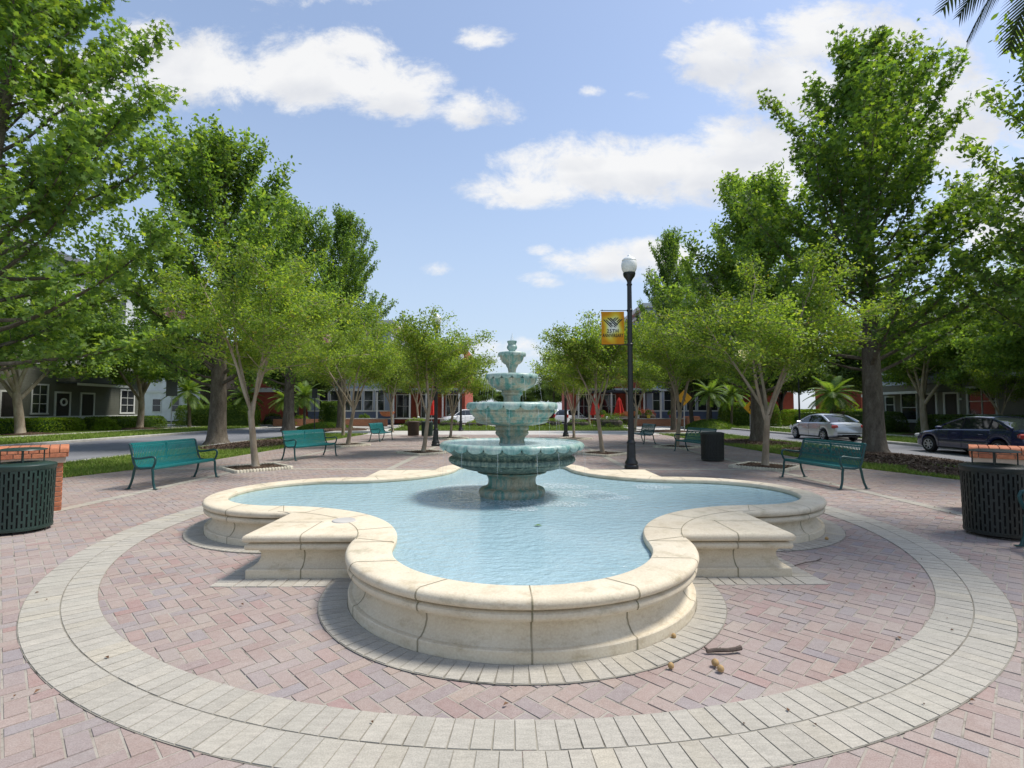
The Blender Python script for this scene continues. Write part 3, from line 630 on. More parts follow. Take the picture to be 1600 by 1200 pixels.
bowl('bowl', [(.47, .715), (.55, .73), (.66, .752), (.78, .79), (.86, .825), (.885, .84)], 'verdigris_dark', 36, .018)
bowl('bowl', [(.885, .84), (.915, .855), (.925, .88), (.915, .91), (.885, .925), (.865, .935), (.885, .965), (.94, .995), (1.0, 1.03), (1.02, 1.06)], 'verdigris_dark')
rim('rim', 1.045, 1.03, 1.135, 26, .06)
bowl('pedestal', [(.21, 1.08), (.205, 1.10), (.185, 1.12), (.18, 1.16), (.195, 1.2), (.235, 1.235), (.247, 1.26), (.235, 1.285), (.225, 1.295), (.245, 1.315), (.25, 1.34), (.24, 1.365)])
bowl('bowl', [(.24, 1.365), (.33, 1.375), (.45, 1.392), (.51, 1.41), (.53, 1.43), (.528, 1.45), (.545, 1.462), (.548, 1.485), (.57, 1.5), (.60, 1.535), (.612, 1.55), (.622, 1.556), (.622, 1.575), (.612, 1.58), (.645, 1.63)])
rim('rim', .667, 1.60, 1.705, 18, .045)
bowl('pedestal', [(.14, 1.66), (.128, 1.70), (.122, 1.76), (.13, 1.80), (.155, 1.82), (.16, 1.845), (.148, 1.86), (.152, 1.875)])
bowl('bowl', [(.152, 1.875), (.2, 1.885), (.27, 1.92), (.325, 1.96), (.345, 1.99), (.35, 2.02), (.362, 2.05)], 'verdigris', 24, .02)
rim('rim', .387, 2.045, 2.12, 16, .03)
bowl('pedestal', [(.09, 2.08), (.062, 2.12), (.055, 2.16), (.065, 2.21), (.085, 2.24), (.09, 2.262)])
bowl('bowl', [(.09, 2.262), (.12, 2.28), (.15, 2.31), (.165, 2.345), (.175, 2.38), (.19, 2.40)], 'verdigris', 16, .03)
rim('rim', .208, 2.385, 2.445, 12, .022)
bowl('finial', [(.06, 2.42), (.05, 2.455), (.048, 2.475), (.07, 2.495), (.078, 2.52), (.07, 2.545), (.058, 2.555), (.06, 2.58), (.07, 2.592), (.072, 2.614), (.05, 2.62), (.0, 2.62)], 'verdigris_pale')
for r, z in ((.985, 1.115), (.62, 1.688), (.355, 2.108), (.185, 2.435)):
    MB().lathe(fz([(0, z), (r, z)]), 64).build('bowl_water', 'bowl_water', ft)
fw = MB(); r2 = random.Random(3)
def stream(r, z0, z1, n, out, th_=.003):
    for i in range(n):
        t = 2 * math.pi * (i + r2.uniform(-.35, .35)) / n; L = r2.uniform(.6, 1.0); pts = []
        for k in range(5):
            s_ = k / 4 * L; pts.append(((r + out * s_) * math.cos(t), (r + out * s_) * math.sin(t), z0 + (z1 - z0) * s_ ** 1.6 - .2))
        fw.tube(pts, [th_, th_ * 1.1, th_, th_ * .8, th_ * .6], 5)
stream(1.055, 1.04, .37, 14, .03, .0018); stream(.675, 1.61, 1.12, 12, .04, .0018); stream(.39, 2.05, 1.69, 12, .06, .0018); stream(.208, 2.39, 2.11, 8, .03, .0016)
fw.tube([(0, 0, 2.42), (0, 0, 2.47), (.006, 0, 2.53)], [.028, .02, .006], 7)
for i in range(60):
    t = r2.uniform(0, 6.28); rr, z = r2.choice([(.42, 1.9), (.40, 1.8), (.7, 1.4), (1.08, .7)]); rr += r2.uniform(-.02, .08); z += r2.uniform(-.2, .25); s_ = r2.uniform(.003, .006)
    fw.box((rr * math.cos(t), rr * math.sin(t), z - .2), (s_, s_, s_ * 2.2))
fw.build('falling_water', 'falling_water', ft, 60)

# ================================================================== BENCHES
def seat_curve():
    """side profile (y forward, z) from the rolled back top over the seat to the rolled front edge"""
    P = [(-.30, .862), (-.315, .885), (-.295, .905), (-.268, .895), (-.252, .865), (-.236, .80), (-.215, .70), (-.195, .60), (-.175, .52), (-.15, .465), (-.105, .436), (-.04, .428), (.05, .432), (.14, .440), (.21, .445), (.245, .436), (.258, .41), (.25, .385)]
    return P
def make_bench(length, deep, label):
    root = thing('park_bench', (0, 0, 0), label, 'bench', 'teal metal benches around the fountain')
    P = seat_curve(); panel = 'bench_deep' if deep else 'bench_teal'
    def slats(rng_, name, holes):
        m = MB(); n = int(length / .042); sub = P[rng_[0]:rng_[1]]
        for i in range(n):
            x = -length / 2 + .04 + (length - .08) * (i + .5) / n; hw = .0095 if (holes and name == 'backrest') else .0135
            if abs(x) < .02: continue
            segs = [(0, len(sub))]
            if holes: k = 4 + (i % 4 if (i // 4) % 2 == 0 else 3 - i % 4) // 2; 
            for (a, b) in segs:
                vs = []
                for (y, z) in sub[a:b]: vs += [(x - hw, y, z), (x + hw, y, z)]
                k0 = len(vs); vs += [(q[0], q[1] - .004, q[2] - .005) for q in vs]; nn_ = b - a
                fs = [(2 * j, 2 * j + 2, 2 * j + 3, 2 * j + 1) for j in range(nn_ - 1)] + [(k0 + 2 * j, k0 + 2 * j + 1, k0 + 2 * j + 3, k0 + 2 * j + 2) for j in range(nn_ - 1)]
                fs += [(2 * j, k0 + 2 * j, k0 + 2 * j + 2, 2 * j + 2) for j in range(nn_ - 1)] + [(2 * j + 1, 2 * j + 3, k0 + 2 * j + 3, k0 + 2 * j + 1) for j in range(nn_ - 1)]
                m.add(vs, fs)
        # cross ties welded behind the slats and the solid rolled edges
        def bar(y, z, h, t): m.box((0, y - .008, z), (length - .06, t, h), bev=.004)
        if name == 'backrest':
            bar(-.283, .893, .035, .045); bar(-.243, .835, .03, .01); bar(-.19, .575, .03, .01)
            if holes:
                for z, y in ((.74, -.226), (.66, -.21)):
                    for i in range(0, n, 1):
                        x = -length / 2 + .04 + (length - .08) * (i + .5) / n + .02
                        if (i // 2 + (1 if z > .7 else 0)) % 3 == 0: m.box((x, y, z), (.026, .006, .05))
            m.box((0, -.232, .70), (.035, .012, .36), bev=.004)
        else:
            bar(-.10, .428, .012, .05); bar(.03, .423, .012, .05); bar(.215, .436, .018, .06); bar(.252, .398, .03, .014); m.box((0, .05, .424), (.03, .34, .012))
        return m.build(name, panel, root, 35)
    slats((0, 10), 'backrest', deep); slats((9, len(P)), 'seat', False)
    for s in (-1, 1):
        x = s * (length / 2)
        MB().tube([(x, -.29, .89), (x, -.262, .86), (x, -.22, .70), (x, -.18, .53), (x, -.125, .43), (x, -.02, .405), (x, .12, .415), (x, .22, .42)], .023, 8, flat=.75).build('side_frame', 'bench_frame', root, 50)
        MB().tube([(x, -.215, .665), (x, -.19, .625), (x, -.14, .605), (x, -.02, .61), (x, .12, .632), (x, .22, .645), (x, .275, .63), (x, .295, .58), (x, .285, .52), (x, .255, .45), (x, .225, .41)], .022, 8, flat=.9).build('armrest', 'bench_frame', root, 50)
        l = MB(); l.tube([(x, .225, .42), (x, .245, .33), (x, .25, .22), (x, .262, .12), (x, .292, .02), (x, .30, .006)], [.024, .024, .023, .022, .023, .025], 8); l.box((x, .315, .006), (.055, .09, .012), bev=.003); l.build('leg', 'bench_frame', root, 50)
        l = MB(); l.tube([(x, -.14, .43), (x, -.165, .33), (x, -.185, .22), (x, -.215, .12), (x, -.26, .02), (x, -.268, .006)], [.024, .024, .023, .022, .023, .025], 8); l.box((x, -.28, .006), (.055, .09, .012), bev=.003); l.build('leg', 'bench_frame', root, 50)
    MB().tube([(-length / 2, 0, .405), (length / 2, 0, .405)], .014, 8).build('stretcher', 'bench_frame', root, 50)
    return root
b1 = make_bench(1.86, False, 'bright teal slatted bench nearest the left brick pier, beside the grass verge')
def face(dx_, dy_): return math.atan2(-dx_, dy_)       # local +y turned to (dx,dy)
b1.location = (-7.34, 11.26, .012); b1.rotation_euler = (0, 0, face(.995, -.09))
b2 = copy_tree(b1, (-6.67, 17.0, .012), face(.93, -.36), label='bright teal bench just beyond the first left square bed, second from the camera')
b3 = copy_tree(b1, (-6.68, 26.2, .012), face(.97, -.1), label='small distant teal bench under the far left trees, in front of the low brick wall')
r1 = make_bench(1.86, True, 'dark teal bench with pierced back by the big trunk on the right verge')
r1.location = (6.75, 11.25, .012); r1.rotation_euler = (0, 0, face(-.985, -.10))
r2_ = copy_tree(r1, (6.72, 18.9, .012), face(-.97, -.2), label='dark teal bench half hidden behind the round black trash can on the right')
r3 = copy_tree(r1, (6.3, 24.6, .012), face(-.97, -.05), label='small distant dark teal bench seen just right of the bannered lamp post')
r4 = copy_tree(b1, (6.28, 5.55, .012), face(-.99, .0), label='teal bench cut off by the right edge of the picture, beside the slotted trash can')
r4.location = (5.86, 5.06, .012); r4.rotation_euler = (0, 0, face(-.93, .36))

# ================================================================== TRASH CANS
def trash_can(loc, label, mat, lid=True, r=.345, h=.86, group=None):
    root = thing('trash_can', loc, label, 'trash can', group)
    m = MB(); n = 46; rows = 6
    for i in range(n):
        a0 = 2 * math.pi * i / n; a1 = a0 + 2 * math.pi / n * .60
        for k in range(3):
            pass
    # perforated shell: vertical straps with staggered bridges
    for i in range(n):
        t0 = 2 * math.pi * i / n; hw = math.pi / n * .58
        vs = []
        for z in (.05, .3, .6, h - .05):
            rr = r * (.965 + .035 * z / h)
            for dt in (-hw, 0, hw): vs.append((rr * math.cos(t0 + dt), rr * math.sin(t0 + dt), z))
        vs2 = [(v[0] * .975, v[1] * .975, v[2]) for v in vs]; k = len(vs); fs = []
        for rI in range(3):
            for c in range(2):
                a = rI * 3 + c; fs.append((a, a + 1, a + 4, a + 3)); fs.append((k + a, k + a + 3, k + a + 4, k + a + 1))
            fs.append((rI * 3, rI * 3 + 3, k + rI * 3 + 3, k + rI * 3)); fs.append((rI * 3 + 2, k + rI * 3 + 2, k + rI * 3 + 5, rI * 3 + 5))
        m.add(vs + vs2, fs)
        st = [.05, .215, .375, .535, .695, .80] if i % 2 else [.05, .135, .295, .455, .615, .775]
        for z in st:
            t1 = t0 + math.pi / n; rr = r * (.965 + .035 * z / h) * .988
            m.box((rr * math.cos(t1), rr * math.sin(t1), z + .012), (.012, 2 * r * math.sin(math.pi / n) * .6, .03), t1)
    m.build('slotted_shell', mat, root, 35)
    MB().lathe([(r * .93, .03), (r * .975, .03), (r * .985, .06), (r * .95, .065), (r * .93, .05), (r * .93, .03)], 48).build('base_ring', mat, root, 35)
    MB().lathe([(r * .86, .04), (r * .86, h - .03)], 40).build('liner', 'black_trim', root, 35)
    MB().lathe([(r * .9, h - .055), (r * 1.01, h - .055), (r * 1.03, h - .03), (r * 1.03, h), (r * 1.0, h + .012), (r * .8, h + .03), (r * .5, h + .036), (r * .46, h + .03), (r * .45, h - .03)], 48).build('lid', mat, root, 35)
    if lid:
        MB().lathe([(0, h + .222), (r * .55, h + .218), (r * .72, h + .205), (r * .74, h + .195), (r * .7, h + .19), (0, h + .2)], 44).build('rain_hood', mat, root, 35)
        for k in range(4):
            t = math.pi / 4 + k * math.pi / 2; MB().tube([(r * .62 * math.cos(t), r * .62 * math.sin(t), h + .015), (r * .62 * math.cos(t), r * .62 * math.sin(t), h + .2)], .008, 6).build('hood_post', mat, root, 50)
    return root
trash_can((-6.52, 6.86, .01), 'green slotted metal trash can with raised hood in front of the left brick pier', 'can_green')
trash_can((6.2, 6.62, .01), 'black slotted metal trash can with raised hood in front of the right brick pier', 'can_dark')
trash_can((6.25, 16.05, .01), 'round black trash can without a hood standing in front of a bench end', 'can_dark', False)
trash_can((-5.05, 30.6, .01), 'dark green trash can beside the brown one at the far end of the plaza', 'can_green', False)
trash_can((-5.95, 31.0, .01), 'brown trash can beside the dark green one at the far end of the plaza', 'can_brown', False)

# ================================================================== BRICK PIERS
def brick_pier(xc, yc, L, rz, label):
    root = thing('brick_pier', (xc, yc, 0), label, 'brick pier', rz=rz); D = .62
    core = MB(); core.box((0, 0, .40), (L - .02, D - .02, .8)); core.box((0, 0, .86), (L + .06, D + .06, .2)); core.build('mortar_core', 'mortar', root)
    m = MB(); r = random.Random(5)
    def course(z, off, over, hgt=.066):
        for (ax, n_len) in ((0, L + over), (1, D + over)):
            for side in (-1, 1):
                p = -n_len / 2; first = .205 if off else .10
                while p < n_len / 2 - .01:
                    ln = min(first, n_len / 2 - p); first = .205
                    c = p + ln / 2; tpos = side * ((D if ax == 0 else L) + over) / 2 - side * .05
                    cc = (c, tpos, z) if ax == 0 else (tpos, c, z)
                    if ax == 1 and abs(c) > D / 2 + over / 2 - .102: p += ln; continue
                    d = (ln - .01, .1, hgt) if ax == 0 else (.1, ln - .01, hgt); m.box(cc, d, bev=.006); p += ln
    z = .035
    for k in range(10): course(z, k % 2, 0); z += .077
    course(z, 1, .05); z += .077; course(z, 0, .12); z += .077
    m.build('brickwork', 'brick_unit', root, 40)
    c = MB(); n = int((L + .14) / .115)
    for i in range(n):
        x = -(L + .14) / 2 + (i + .5) * (L + .14) / n; hw = (L + .14) / n / 2 - .006; pr = [(-.37, z - .035)] + [(-.37 + .055 - .055 * math.cos(t), z + .0 + .06 * math.sin(t)) for t in np.linspace(0.2, math.pi / 2, 5)] + [(.315 + .055 * math.sin(t), z + .06 * math.cos(t)) for t in np.linspace(0, math.pi / 2 - .2, 5)] + [(.37, z - .035)]
        vs = [(x - hw, y, zz) for y, zz in pr] + [(x + hw, y, zz) for y, zz in pr]; k = len(pr)
        c.add(vs, [(j, j + 1, k + j + 1, k + j) for j in range(k - 1)] + [tuple(range(k - 1, -1, -1)), tuple(range(k, 2 * k)), (0, k, 2 * k - 1, k - 1)])
    c.box((0, 0, z - .01), (L + .1, .68, .045), mi=1); c.build('coping', ['brick_unit', 'mortar'], root, 40)
    return root
a_ = R_(41); brick_pier(-7.14 - .82 * math.cos(a_) - .31 * math.sin(a_), 8.2 - .82 * math.sin(a_) + .31 * math.cos(a_), 1.64, a_, 'red brick pier with rounded coping behind the green trash can at the left edge')
a_ = R_(-41); brick_pier(7.28 + .82 * math.cos(a_) - .31 * math.sin(a_), 8.1 + .82 * math.sin(a_) + .31 * math.cos(a_), 1.64, a_, 'red brick pier with rounded coping behind the black trash can at the right edge')

# ================================================================== LAMP POSTS
def lamp_post(loc, label, group='black lamp posts of the plaza', H=5.85):
    root = thing('lamp_post', loc, label, 'lamp post', group)
    fl = lambda r, z, t: (r * (1 + .035 * abs(math.cos(6 * t))), z)
    MB().lathe([(.30 * .62, 0), (.19, .05), (.185, .09), (.165, .11), (.165, .13), (.175, .15), (.165, .19), (.13, .24), (.118, .3), (.112, .62), (.105, .66), (.122, .68), (.122, .71), (.1, .74), (.085, .78)], 24).build('base', 'post_black', root, 40)
    MB().lathe([(.083, .77), (.078, 1.2), (.068, 3.6), (.06, 5.0)], 24, mod=fl).build('pole', 'post_black', root, 40)
    for z in (4.36, 3.34): pass
    MB().lathe([(.06, 4.98), (.075, 5.0), (.075, 5.03), (.06, 5.05), (.062, 5.1), (.09, 5.16), (.15, 5.24), (.168, 5.30), (.168, 5.335), (.15, 5.34)], 24).build('fitter', 'post_black', root, 40)
    MB().lathe([(.13, 5.335), (.165, 5.36), (.205, 5.46), (.215, 5.56), (.205, 5.63), (.19, 5.66), (.185, 5.67), (.195, 5.68), (.19, 5.70), (.15, 5.745), (.10, 5.775), (.06, 5.79), (.05, 5.80), (.048, 5.815), (.03, 5.84), (0, 5.85)], 28).build('globe', 'white_glass', root, 40)
    return root
lampR = lamp_post((3.22, 13.9, .01), 'tall black lamp post with acorn globe carrying a yellow banner, right of the pool')
lampL = copy_tree(lampR, (-3.34, 22.5, .01), .3, label='black lamp post whose globe rises out of the crape myrtles left of the fountain')
copy_tree(lampR, (-3.85, 38.6, .01), .3, label='distant black lamp post by the far lawn just left of the fountain')
copy_tree(lampR, (3.2, 30.6, .01), .8, label='distant black lamp post just right of the fountain, standing between two crape myrtles')
copy_tree(lampR, (5.2, 63.5, -.09), .8, label='farthest black lamp post, across the street behind the right side of the far lawn')
copy_tree(lampR, (25.5, 45.5, .03), .8, label='far black lamp post on the right lawn behind the silver sedan')
# banner arms belong to the lamp; the banner hangs from them
for z in (4.30, 3.36):
    arms = MB(); arms.tube([(-.05, 0, z), (-.80, 0, z)], .011, 6); q_ = .07 if z > 4 else .077; arms.lathe([(q_, z - .03), (q_ + .01, z - .02), (q_ + .01, z + .02), (q_, z + .03)], 18); arms.build('banner_arm', 'post_black', lampR, 40)
ban = thing('street_banner', (3.22 - .465, 13.9, 3.375), 'yellow and orange street banner reading 25TH ANNIVERSARY hung on the lamp post', 'banner')
m = MB(); nx, nz_ = 12, 16; bw, bh = .62, .905; vs = []
wav = lambda x, z: .012 * math.sin(x * 7 + z * 3) + .008 * math.sin(z * 9)
for k in range(nz_ + 1):
    for i in range(nx + 1): x = -bw / 2 + bw * i / nx; z = bh * k / nz_; vs.append((x, wav(x, z), z))
fs = [(k * (nx + 1) + i, k * (nx + 1) + i + 1, (k + 1) * (nx + 1) + i + 1, (k + 1) * (nx + 1) + i) for k in range(nz_) for i in range(nx)]
m.add(vs, fs); N0 = len(vs); m.add([(x, y + .004, z) for x, y, z in vs], [f[::-1] for f in fs]); m.build('cloth', 'banner_cloth', ban, 60)
def text_mesh(s, size, sx_=1.0):
    cu = bpy.data.curves.new('txt', 'FONT'); cu.body = s; cu.size = size; cu.align_x = 'CENTER'; cu.extrude = .0008; cu.offset = .0028; cu.space_character = 1.15
    o = bpy.data.objects.new('txt', cu); COL.objects.link(o); bpy.context.view_layer.update()
    me = bpy.data.meshes.new_from_object(o.evaluated_get(bpy.context.evaluated_depsgraph_get())); bpy.data.objects.remove(o); return me
for s, size, z, sx_ in (('25TH', .135, .325, .95), ('ANNIVERSARY', .108, .205, .72)):
    me = text_mesh(s, size); me.materials.clear(); me.materials.append(M['ink_black'])
    co = np.zeros(len(me.vertices) * 3); me.vertices.foreach_get('co', co); co = co.reshape(-1, 3)
    out = np.stack([co[:, 0] * sx_, -co[:, 2] - .004 + np.array([wav(a * sx_, z + b) for a, b in co[:, :2]]), co[:, 1] * (1.25 if size < .13 else 1) + z], 1)
    me.vertices.foreach_set('co', out.ravel()); me.update(); me.name = 'lettering'; link('lettering', me, ban)
# emblem: crossing diagonal stripes forming a W
em = MB()
def bar2(x0, z0, x1, z1, t):
    vs = [(x0 - t, z0), (x0 + t, z0), (x1 + t, z1), (x1 - t, z1)]
    em.add([(x, wav(x, z) - .006, z) for x, z in vs], [(0, 1, 2, 3)])
ex = lambda a: (a - 485) * .000873; ez = lambda b: (1090 - b) * .000887
for (a, b, c, d, t) in ((200, 320, 440, 560, .017), (275, 320, 480, 528, .017), (332, 262, 598, 525, .018), (408, 262, 632, 490, .02), (775, 308, 628, 452, .017), (705, 308, 610, 402, .016), (655, 258, 545, 362, .017), (580, 258, 505, 330, .017), (395, 405, 465, 460, .011), (510, 505, 570, 560, .014)):
    bar2(ex(a), ez(b), ex(c), ez(d), t * 1.12)
em.build('emblem', 'ink_black', ban)

# ================================================================== SIGNS, BOLLARDS
def ped_sign(loc, h, size, rz, label):
    root = thing('crossing_sign', loc, label, 'road sign', 'yellow pedestrian crossing signs', rz)
    MB().box((0, .03, h / 2), (.06, .05, h)).build('post', 'steel', root)
    s = size; m = MB(); m.plate([(0, h - 1.42 * s), (.71 * s, h - .71 * s), (0, h), (-.71 * s, h - .71 * s)], -.012, 0); m.build('sign_plate', 'sign_yellow', root)
    f = MB(); c = h - .71 * s; k = s * .62
    f.plate([(.03 * k, .62 * k + c), (.10 * k, .55 * k + c), (.10 * k, .46 * k + c), (.03 * k, .40 * k + c), (-.05 * k, .46 * k + c), (-.05 * k, .55 * k + c)][::-1], -.018, -.0125)
    f.plate([(-.10 * k, .36 * k + c), (.10 * k, .37 * k + c), (.24 * k, .10 * k + c), (.18 * k, .06 * k + c), (.08 * k, .2 * k + c), (.08 * k, -.06 * k + c), (.22 * k, -.52 * k + c), (.12 * k, -.56 * k + c), (-.02 * k, -.12 * k + c), (-.16 * k, -.54 * k + c), (-.27 * k, -.50 * k + c), (-.09 * k, -.04 * k + c), (-.09 * k, .18 * k + c), (-.2 * k, .02 * k + c), (-.26 * k, .06 * k + c)][::-1], -.0185, -.0125)
    f.build('walking_figure', 'ink_black', root); return root
ped_sign((12.6, 37.5, -.01), 3.05, .82, 0, 'larger yellow diamond pedestrian sign on a grey post before the right terrace')
ped_sign((18.4, 39.6, -.1), 2.35, .72, 0, 'smaller yellow diamond pedestrian sign beside the clipped hedge on the right')
def sign_back(loc, h, w_, hh_, label, m1, m2):
    root = thing('street_sign', loc, label, 'road sign'); MB().tube([(0, 0, 0), (0, 0, h)], .035, 8).build('post', m1, root)
    a = MB(); a.box((0, -.05, h - hh_ / 2), (w_, .02, hh_), bev=.005); a.build('sign_plate', m2, root); return root
sign_back((-26.9, 40.5, .02), 3.95, .9, 1.3, 'dark rectangular sign seen from the back on a steel post, left lawn', 'steel', 'sign_back')
sign_back((-13.2, 34.3, -.01), 3.0, .36, .62, 'narrow black sign on a black post next to the clipped hedge on the left', 'post_black', 'post_black')
def bollard(loc, label):
    root = thing('bollard_light', loc, label, 'bollard', 'bollard lights along the far lawn'); MB().lathe([(.11, 0), (.11, .78), (.09, .8)], 16).build('post', 'post_black', root, 40); MB().lathe([(.085, .8), (.085, .96)], 16).build('lens', 'white_glass', root, 40); MB().lathe([(.11, .96), (.11, 1.02), (.07, 1.06), (0, 1.07)], 16).build('cap', 'pot_white', root, 40); return root
bo = bollard((-8.6, 47.2, -.09), 'bollard light with pale top standing before the left brick terrace wall')
for p, l in (((8.7, 46.9, -.09), 'bollard light with pale top standing before the right brick terrace wall'), ((3.0, 47.4, -.09), 'bollard light in front of the white car on the right'), ((-5.4, 47.4, -.09), 'bollard light in front of the parked car on the left')): copy_tree(bo, p, 0, label=l)

# ================================================================== CARS
def lerp_table(tab, y): return np.interp(y, [t[0] for t in tab], [t[1] for t in tab])
def make_car(label, paint, kind='sedan', L=4.5, Wd=1.75, group=None, tail_high=.9):
    root = thing('parked_car', (0, 0, 0), label, 'car', group)
    hl = L / 2; hw = Wd / 2; Hr = 1.46 if kind == 'sedan' else 1.70
    if kind == 'sedan':
        top = [(-hl, .80), (-hl + .06, .93), (-hl + .35, 1.0), (-.95 * hl + .75, 1.02), (0, .98), (hl * .42, .95), (hl * .75, .84), (hl - .12, .70), (hl, .60)]
        cab = [(-hl + .42, 1.0), (-hl + 1.0, 1.30), (-hl + 1.35, Hr - .03), (-.35, Hr), (.15, Hr - .03), (.55, 1.30), (1.18, .97)]
    else:
        top = [(-hl, .95), (-hl + .08, 1.05), (-hl + .3, 1.08), (0, 1.05), (hl * .45, 1.03), (hl * .8, .95), (hl - .1, .82), (hl, .7)]
        cab = [(-hl + .12, 1.06), (-hl + .32, 1.45), (-hl + .55, Hr - .05), (-.3, Hr), (.35, Hr - .04), (.75, 1.40), (1.25, 1.05)]
    wid = [(-hl, .76), (-hl + .1, .88), (-hl + .45, .965), (-hl + 1.2, 1.0), (.6, 1.0), (hl - .6, .97), (hl - .2, .87), (hl, .70)]
    bot = [(-hl, .38), (-hl + .12, .27), (-hl + .5, .2), (hl - .5, .2), (hl - .1, .24), (hl, .34)]
    wy = (-hl + .92 if kind == 'sedan' else -hl + .9, hl - .86); wr = .315 if kind == 'sedan' else .36
    ys = sorted(set(list(np.linspace(-hl, hl, 64)) + [-hl + .02, hl - .02]))
    # lower body with wheel openings
    m = MB(); nseg = 9; vs = []
    for y in ys:
        zt = float(lerp_table(top, y)); wv = float(lerp_table(wid, y)) * hw; zb = float(lerp_table(bot, y))
        for c in wy:
            d2 = (wr + .055) ** 2 - (y - c) ** 2
            if d2 > 0: zb = max(zb, wr + math.sqrt(d2))
        zb = min(zb, zt - .12)
        sec = [(wv * .55, zb), (wv * .93, zb + .005), (wv * .985, zb + min(.06, (zt - zb) * .2)), (wv, zb + (zt - zb) * .42), (wv * .995, zb + (zt - zb) * .66), (wv * .965, zt - .05), (wv * .92, zt - .012), (wv * .6, zt + .018), (0, zt + .028)]
        vs += [(x, y, z) for x, z in sec] + [(-x, y, z) for x, z in sec[-2::-1]]
    n = 2 * nseg - 1; fs = [(i * n + j, (i + 1) * n + j, (i + 1) * n + j + 1, i * n + j + 1) for i in range(len(ys) - 1) for j in range(n - 1)]
    fs += [tuple(range(n)), tuple((len(ys) - 1) * n + j for j in range(n - 1, -1, -1))]
    m.add(vs, fs); m.build('body', paint, root, 30)
    # cabin: glass shell, roof skin, pillars
    cy = np.linspace(cab[0][0], cab[-1][0], 22); belt = lambda y: float(lerp_table(top, y)) - .015
    gl = MB(); rows = []
    for y in cy:
        zt = float(np.interp(y, [c[0] for c in cab], [c[1] for c in cab])); zb = belt(y); zt = max(zt, zb + .012); k = (zt - zb) / (Hr - .98)
        wb = hw * .90; wt = wb - .20 * (zt - zb) / .48
        rows.append([(-wb, zb), (-wt - .012, zt - .05 * min(1, k)), (-wt + .09, zt), (0, zt + .012), (wt - .09, zt), (wt + .012, zt - .05 * min(1, k)), (wb, zb)])
    vs = [(x, y, z) for y, r in zip(cy, rows) for x, z in r]; n = 7
    gl.add(vs, [(i * n + j, (i + 1) * n + j, (i + 1) * n + j + 1, i * n + j + 1) for i in range(len(cy) - 1) for j in range(n - 1)] + [tuple(range(n)), tuple((len(cy) - 1) * n + j for j in range(n - 1, -1, -1))])
    gl.build('window_glass', 'car_glass', root, 30)
    rf = MB(); i0 = int(np.argmin(np.abs(cy - cab[2][0]))); i1 = int(np.argmin(np.abs(cy - cab[4][0])))
    vs = []
    for i in range(i0, i1 + 1):
        r = rows[i]; vs += [(r[1][0] * 1.01, cy[i], r[1][1] - .02), (r[1][0] * 1.0, cy[i], r[1][1] + .008), (r[2][0], cy[i], r[2][1] + .01), (0, cy[i], r[3][1] + .012), (r[4][0], cy[i], r[4][1] + .01), (r[5][0], cy[i], r[5][1] + .008), (r[5][0] * 1.01, cy[i], r[5][1] - .02)]
    rf.add(vs, [(i * 7 + j, (i + 1) * 7 + j, (i + 1) * 7 + j + 1, i * 7 + j + 1) for i in range(i1 - i0) for j in range(6)]); rf.build('roof', paint, root, 40)
    for s in (-1, 1):
        def side(y, f):           # point on the cabin side, f: 0 belt, 1 roof
            i = np.interp(y, cy, range(len(cy))); a = rows[int(i)]; b_ = rows[min(int(i) + 1, len(rows) - 1)]; w_ = i - int(i)
            bx = a[0][0] * (1 - w_) + b_[0][0] * w_; bz = a[0][1] * (1 - w_) + b_[0][1] * w_; tx = a[1][0] * (1 - w_) + b_[1][0] * w_; tz = a[1][1] * (1 - w_) + b_[1][1] * w_
            return (s * -(bx + (tx - bx) * f) + s * .006, y, bz + (tz - bz) * f)
        p = MB()
        front = [side(y, 1.0) for y in np.linspace(cab[-1][0] - .03, cab[4][0], 7)]; p.tube(front, .032, 6)
        rear = [side(y, 1.0) for y in np.linspace(cab[0][0] + .04, cab[2][0], 7)]; p.tube(rear, [.07, .07, .07, .06, .05, .045, .035], 6)
        p.tube([side(y, 1.0) for y in np.linspace(cab[2][0], cab[4][0], 6)], .024, 6); p.tube([side(y, 0.02) for y in np.linspace(cab[0][0] + .1, cab[-1][0] - .1, 12)], .02, 6)
        for yb in (.05, -1.02 if kind == 'sedan' else -.95): p.tube([side(yb, 0), side(yb - .03, 1)], .026, 6, mi=1)
        p.build('window_pillar', [paint, 'black_trim'], root, 40)
        # seams, sill, moulding, handles, mirror
        d = MB()
        for y in (1.0 if kind == 'sedan' else 1.05, .0, -1.05):
            pts = []
            for k in range(5): z = .3 + .62 * k / 4; pts.append((s * (hw * 1.002 - (.02 if k == 4 else 0) - (.006 if k == 0 else 0)), y - .03 * k / 4, z))
            d.tube(pts, .006, 4)
        d.tube([(s * hw * .99, y, .24) for y in np.linspace(wy[0] + .42, wy[1] - .42, 4)], .03, 6); d.build('door_seam', 'black_trim', root)
        h = MB()
        for y in (.25, -.8): h.box((s * (hw * 1.0), y, .80), (.035, .2, .035), bev=.008)
        h.box((s * (hw * 1.003), -.1, .55), (.02, 2.1, .05), bev=.006); h.build('door_handle', paint, root, 40)
        mi_ = MB(); mi_.box((s * (hw + .07), .86, 1.0), (.2, .12, .13), bev=.04); mi_.build('wing_mirror', paint, root, 40)
        t = MB()
        if kind == 'sedan': t.box((s * (hw * .80), -hl + .16, .80), (.30, .26, .17), s * .42, bev=.04)
        else: t.box((s * (hw * .82), -hl + .12, 1.0), (.2, .2, .38), bev=.04)
        t.build('tail_light', 'tail_lamp', root, 40)
        t = MB(); t.box((s * hw * .70, hl - .2, .66), (.34, .30, .13), -s * .5, bev=.04); t.build('headlight', 'head_lamp', root, 40)
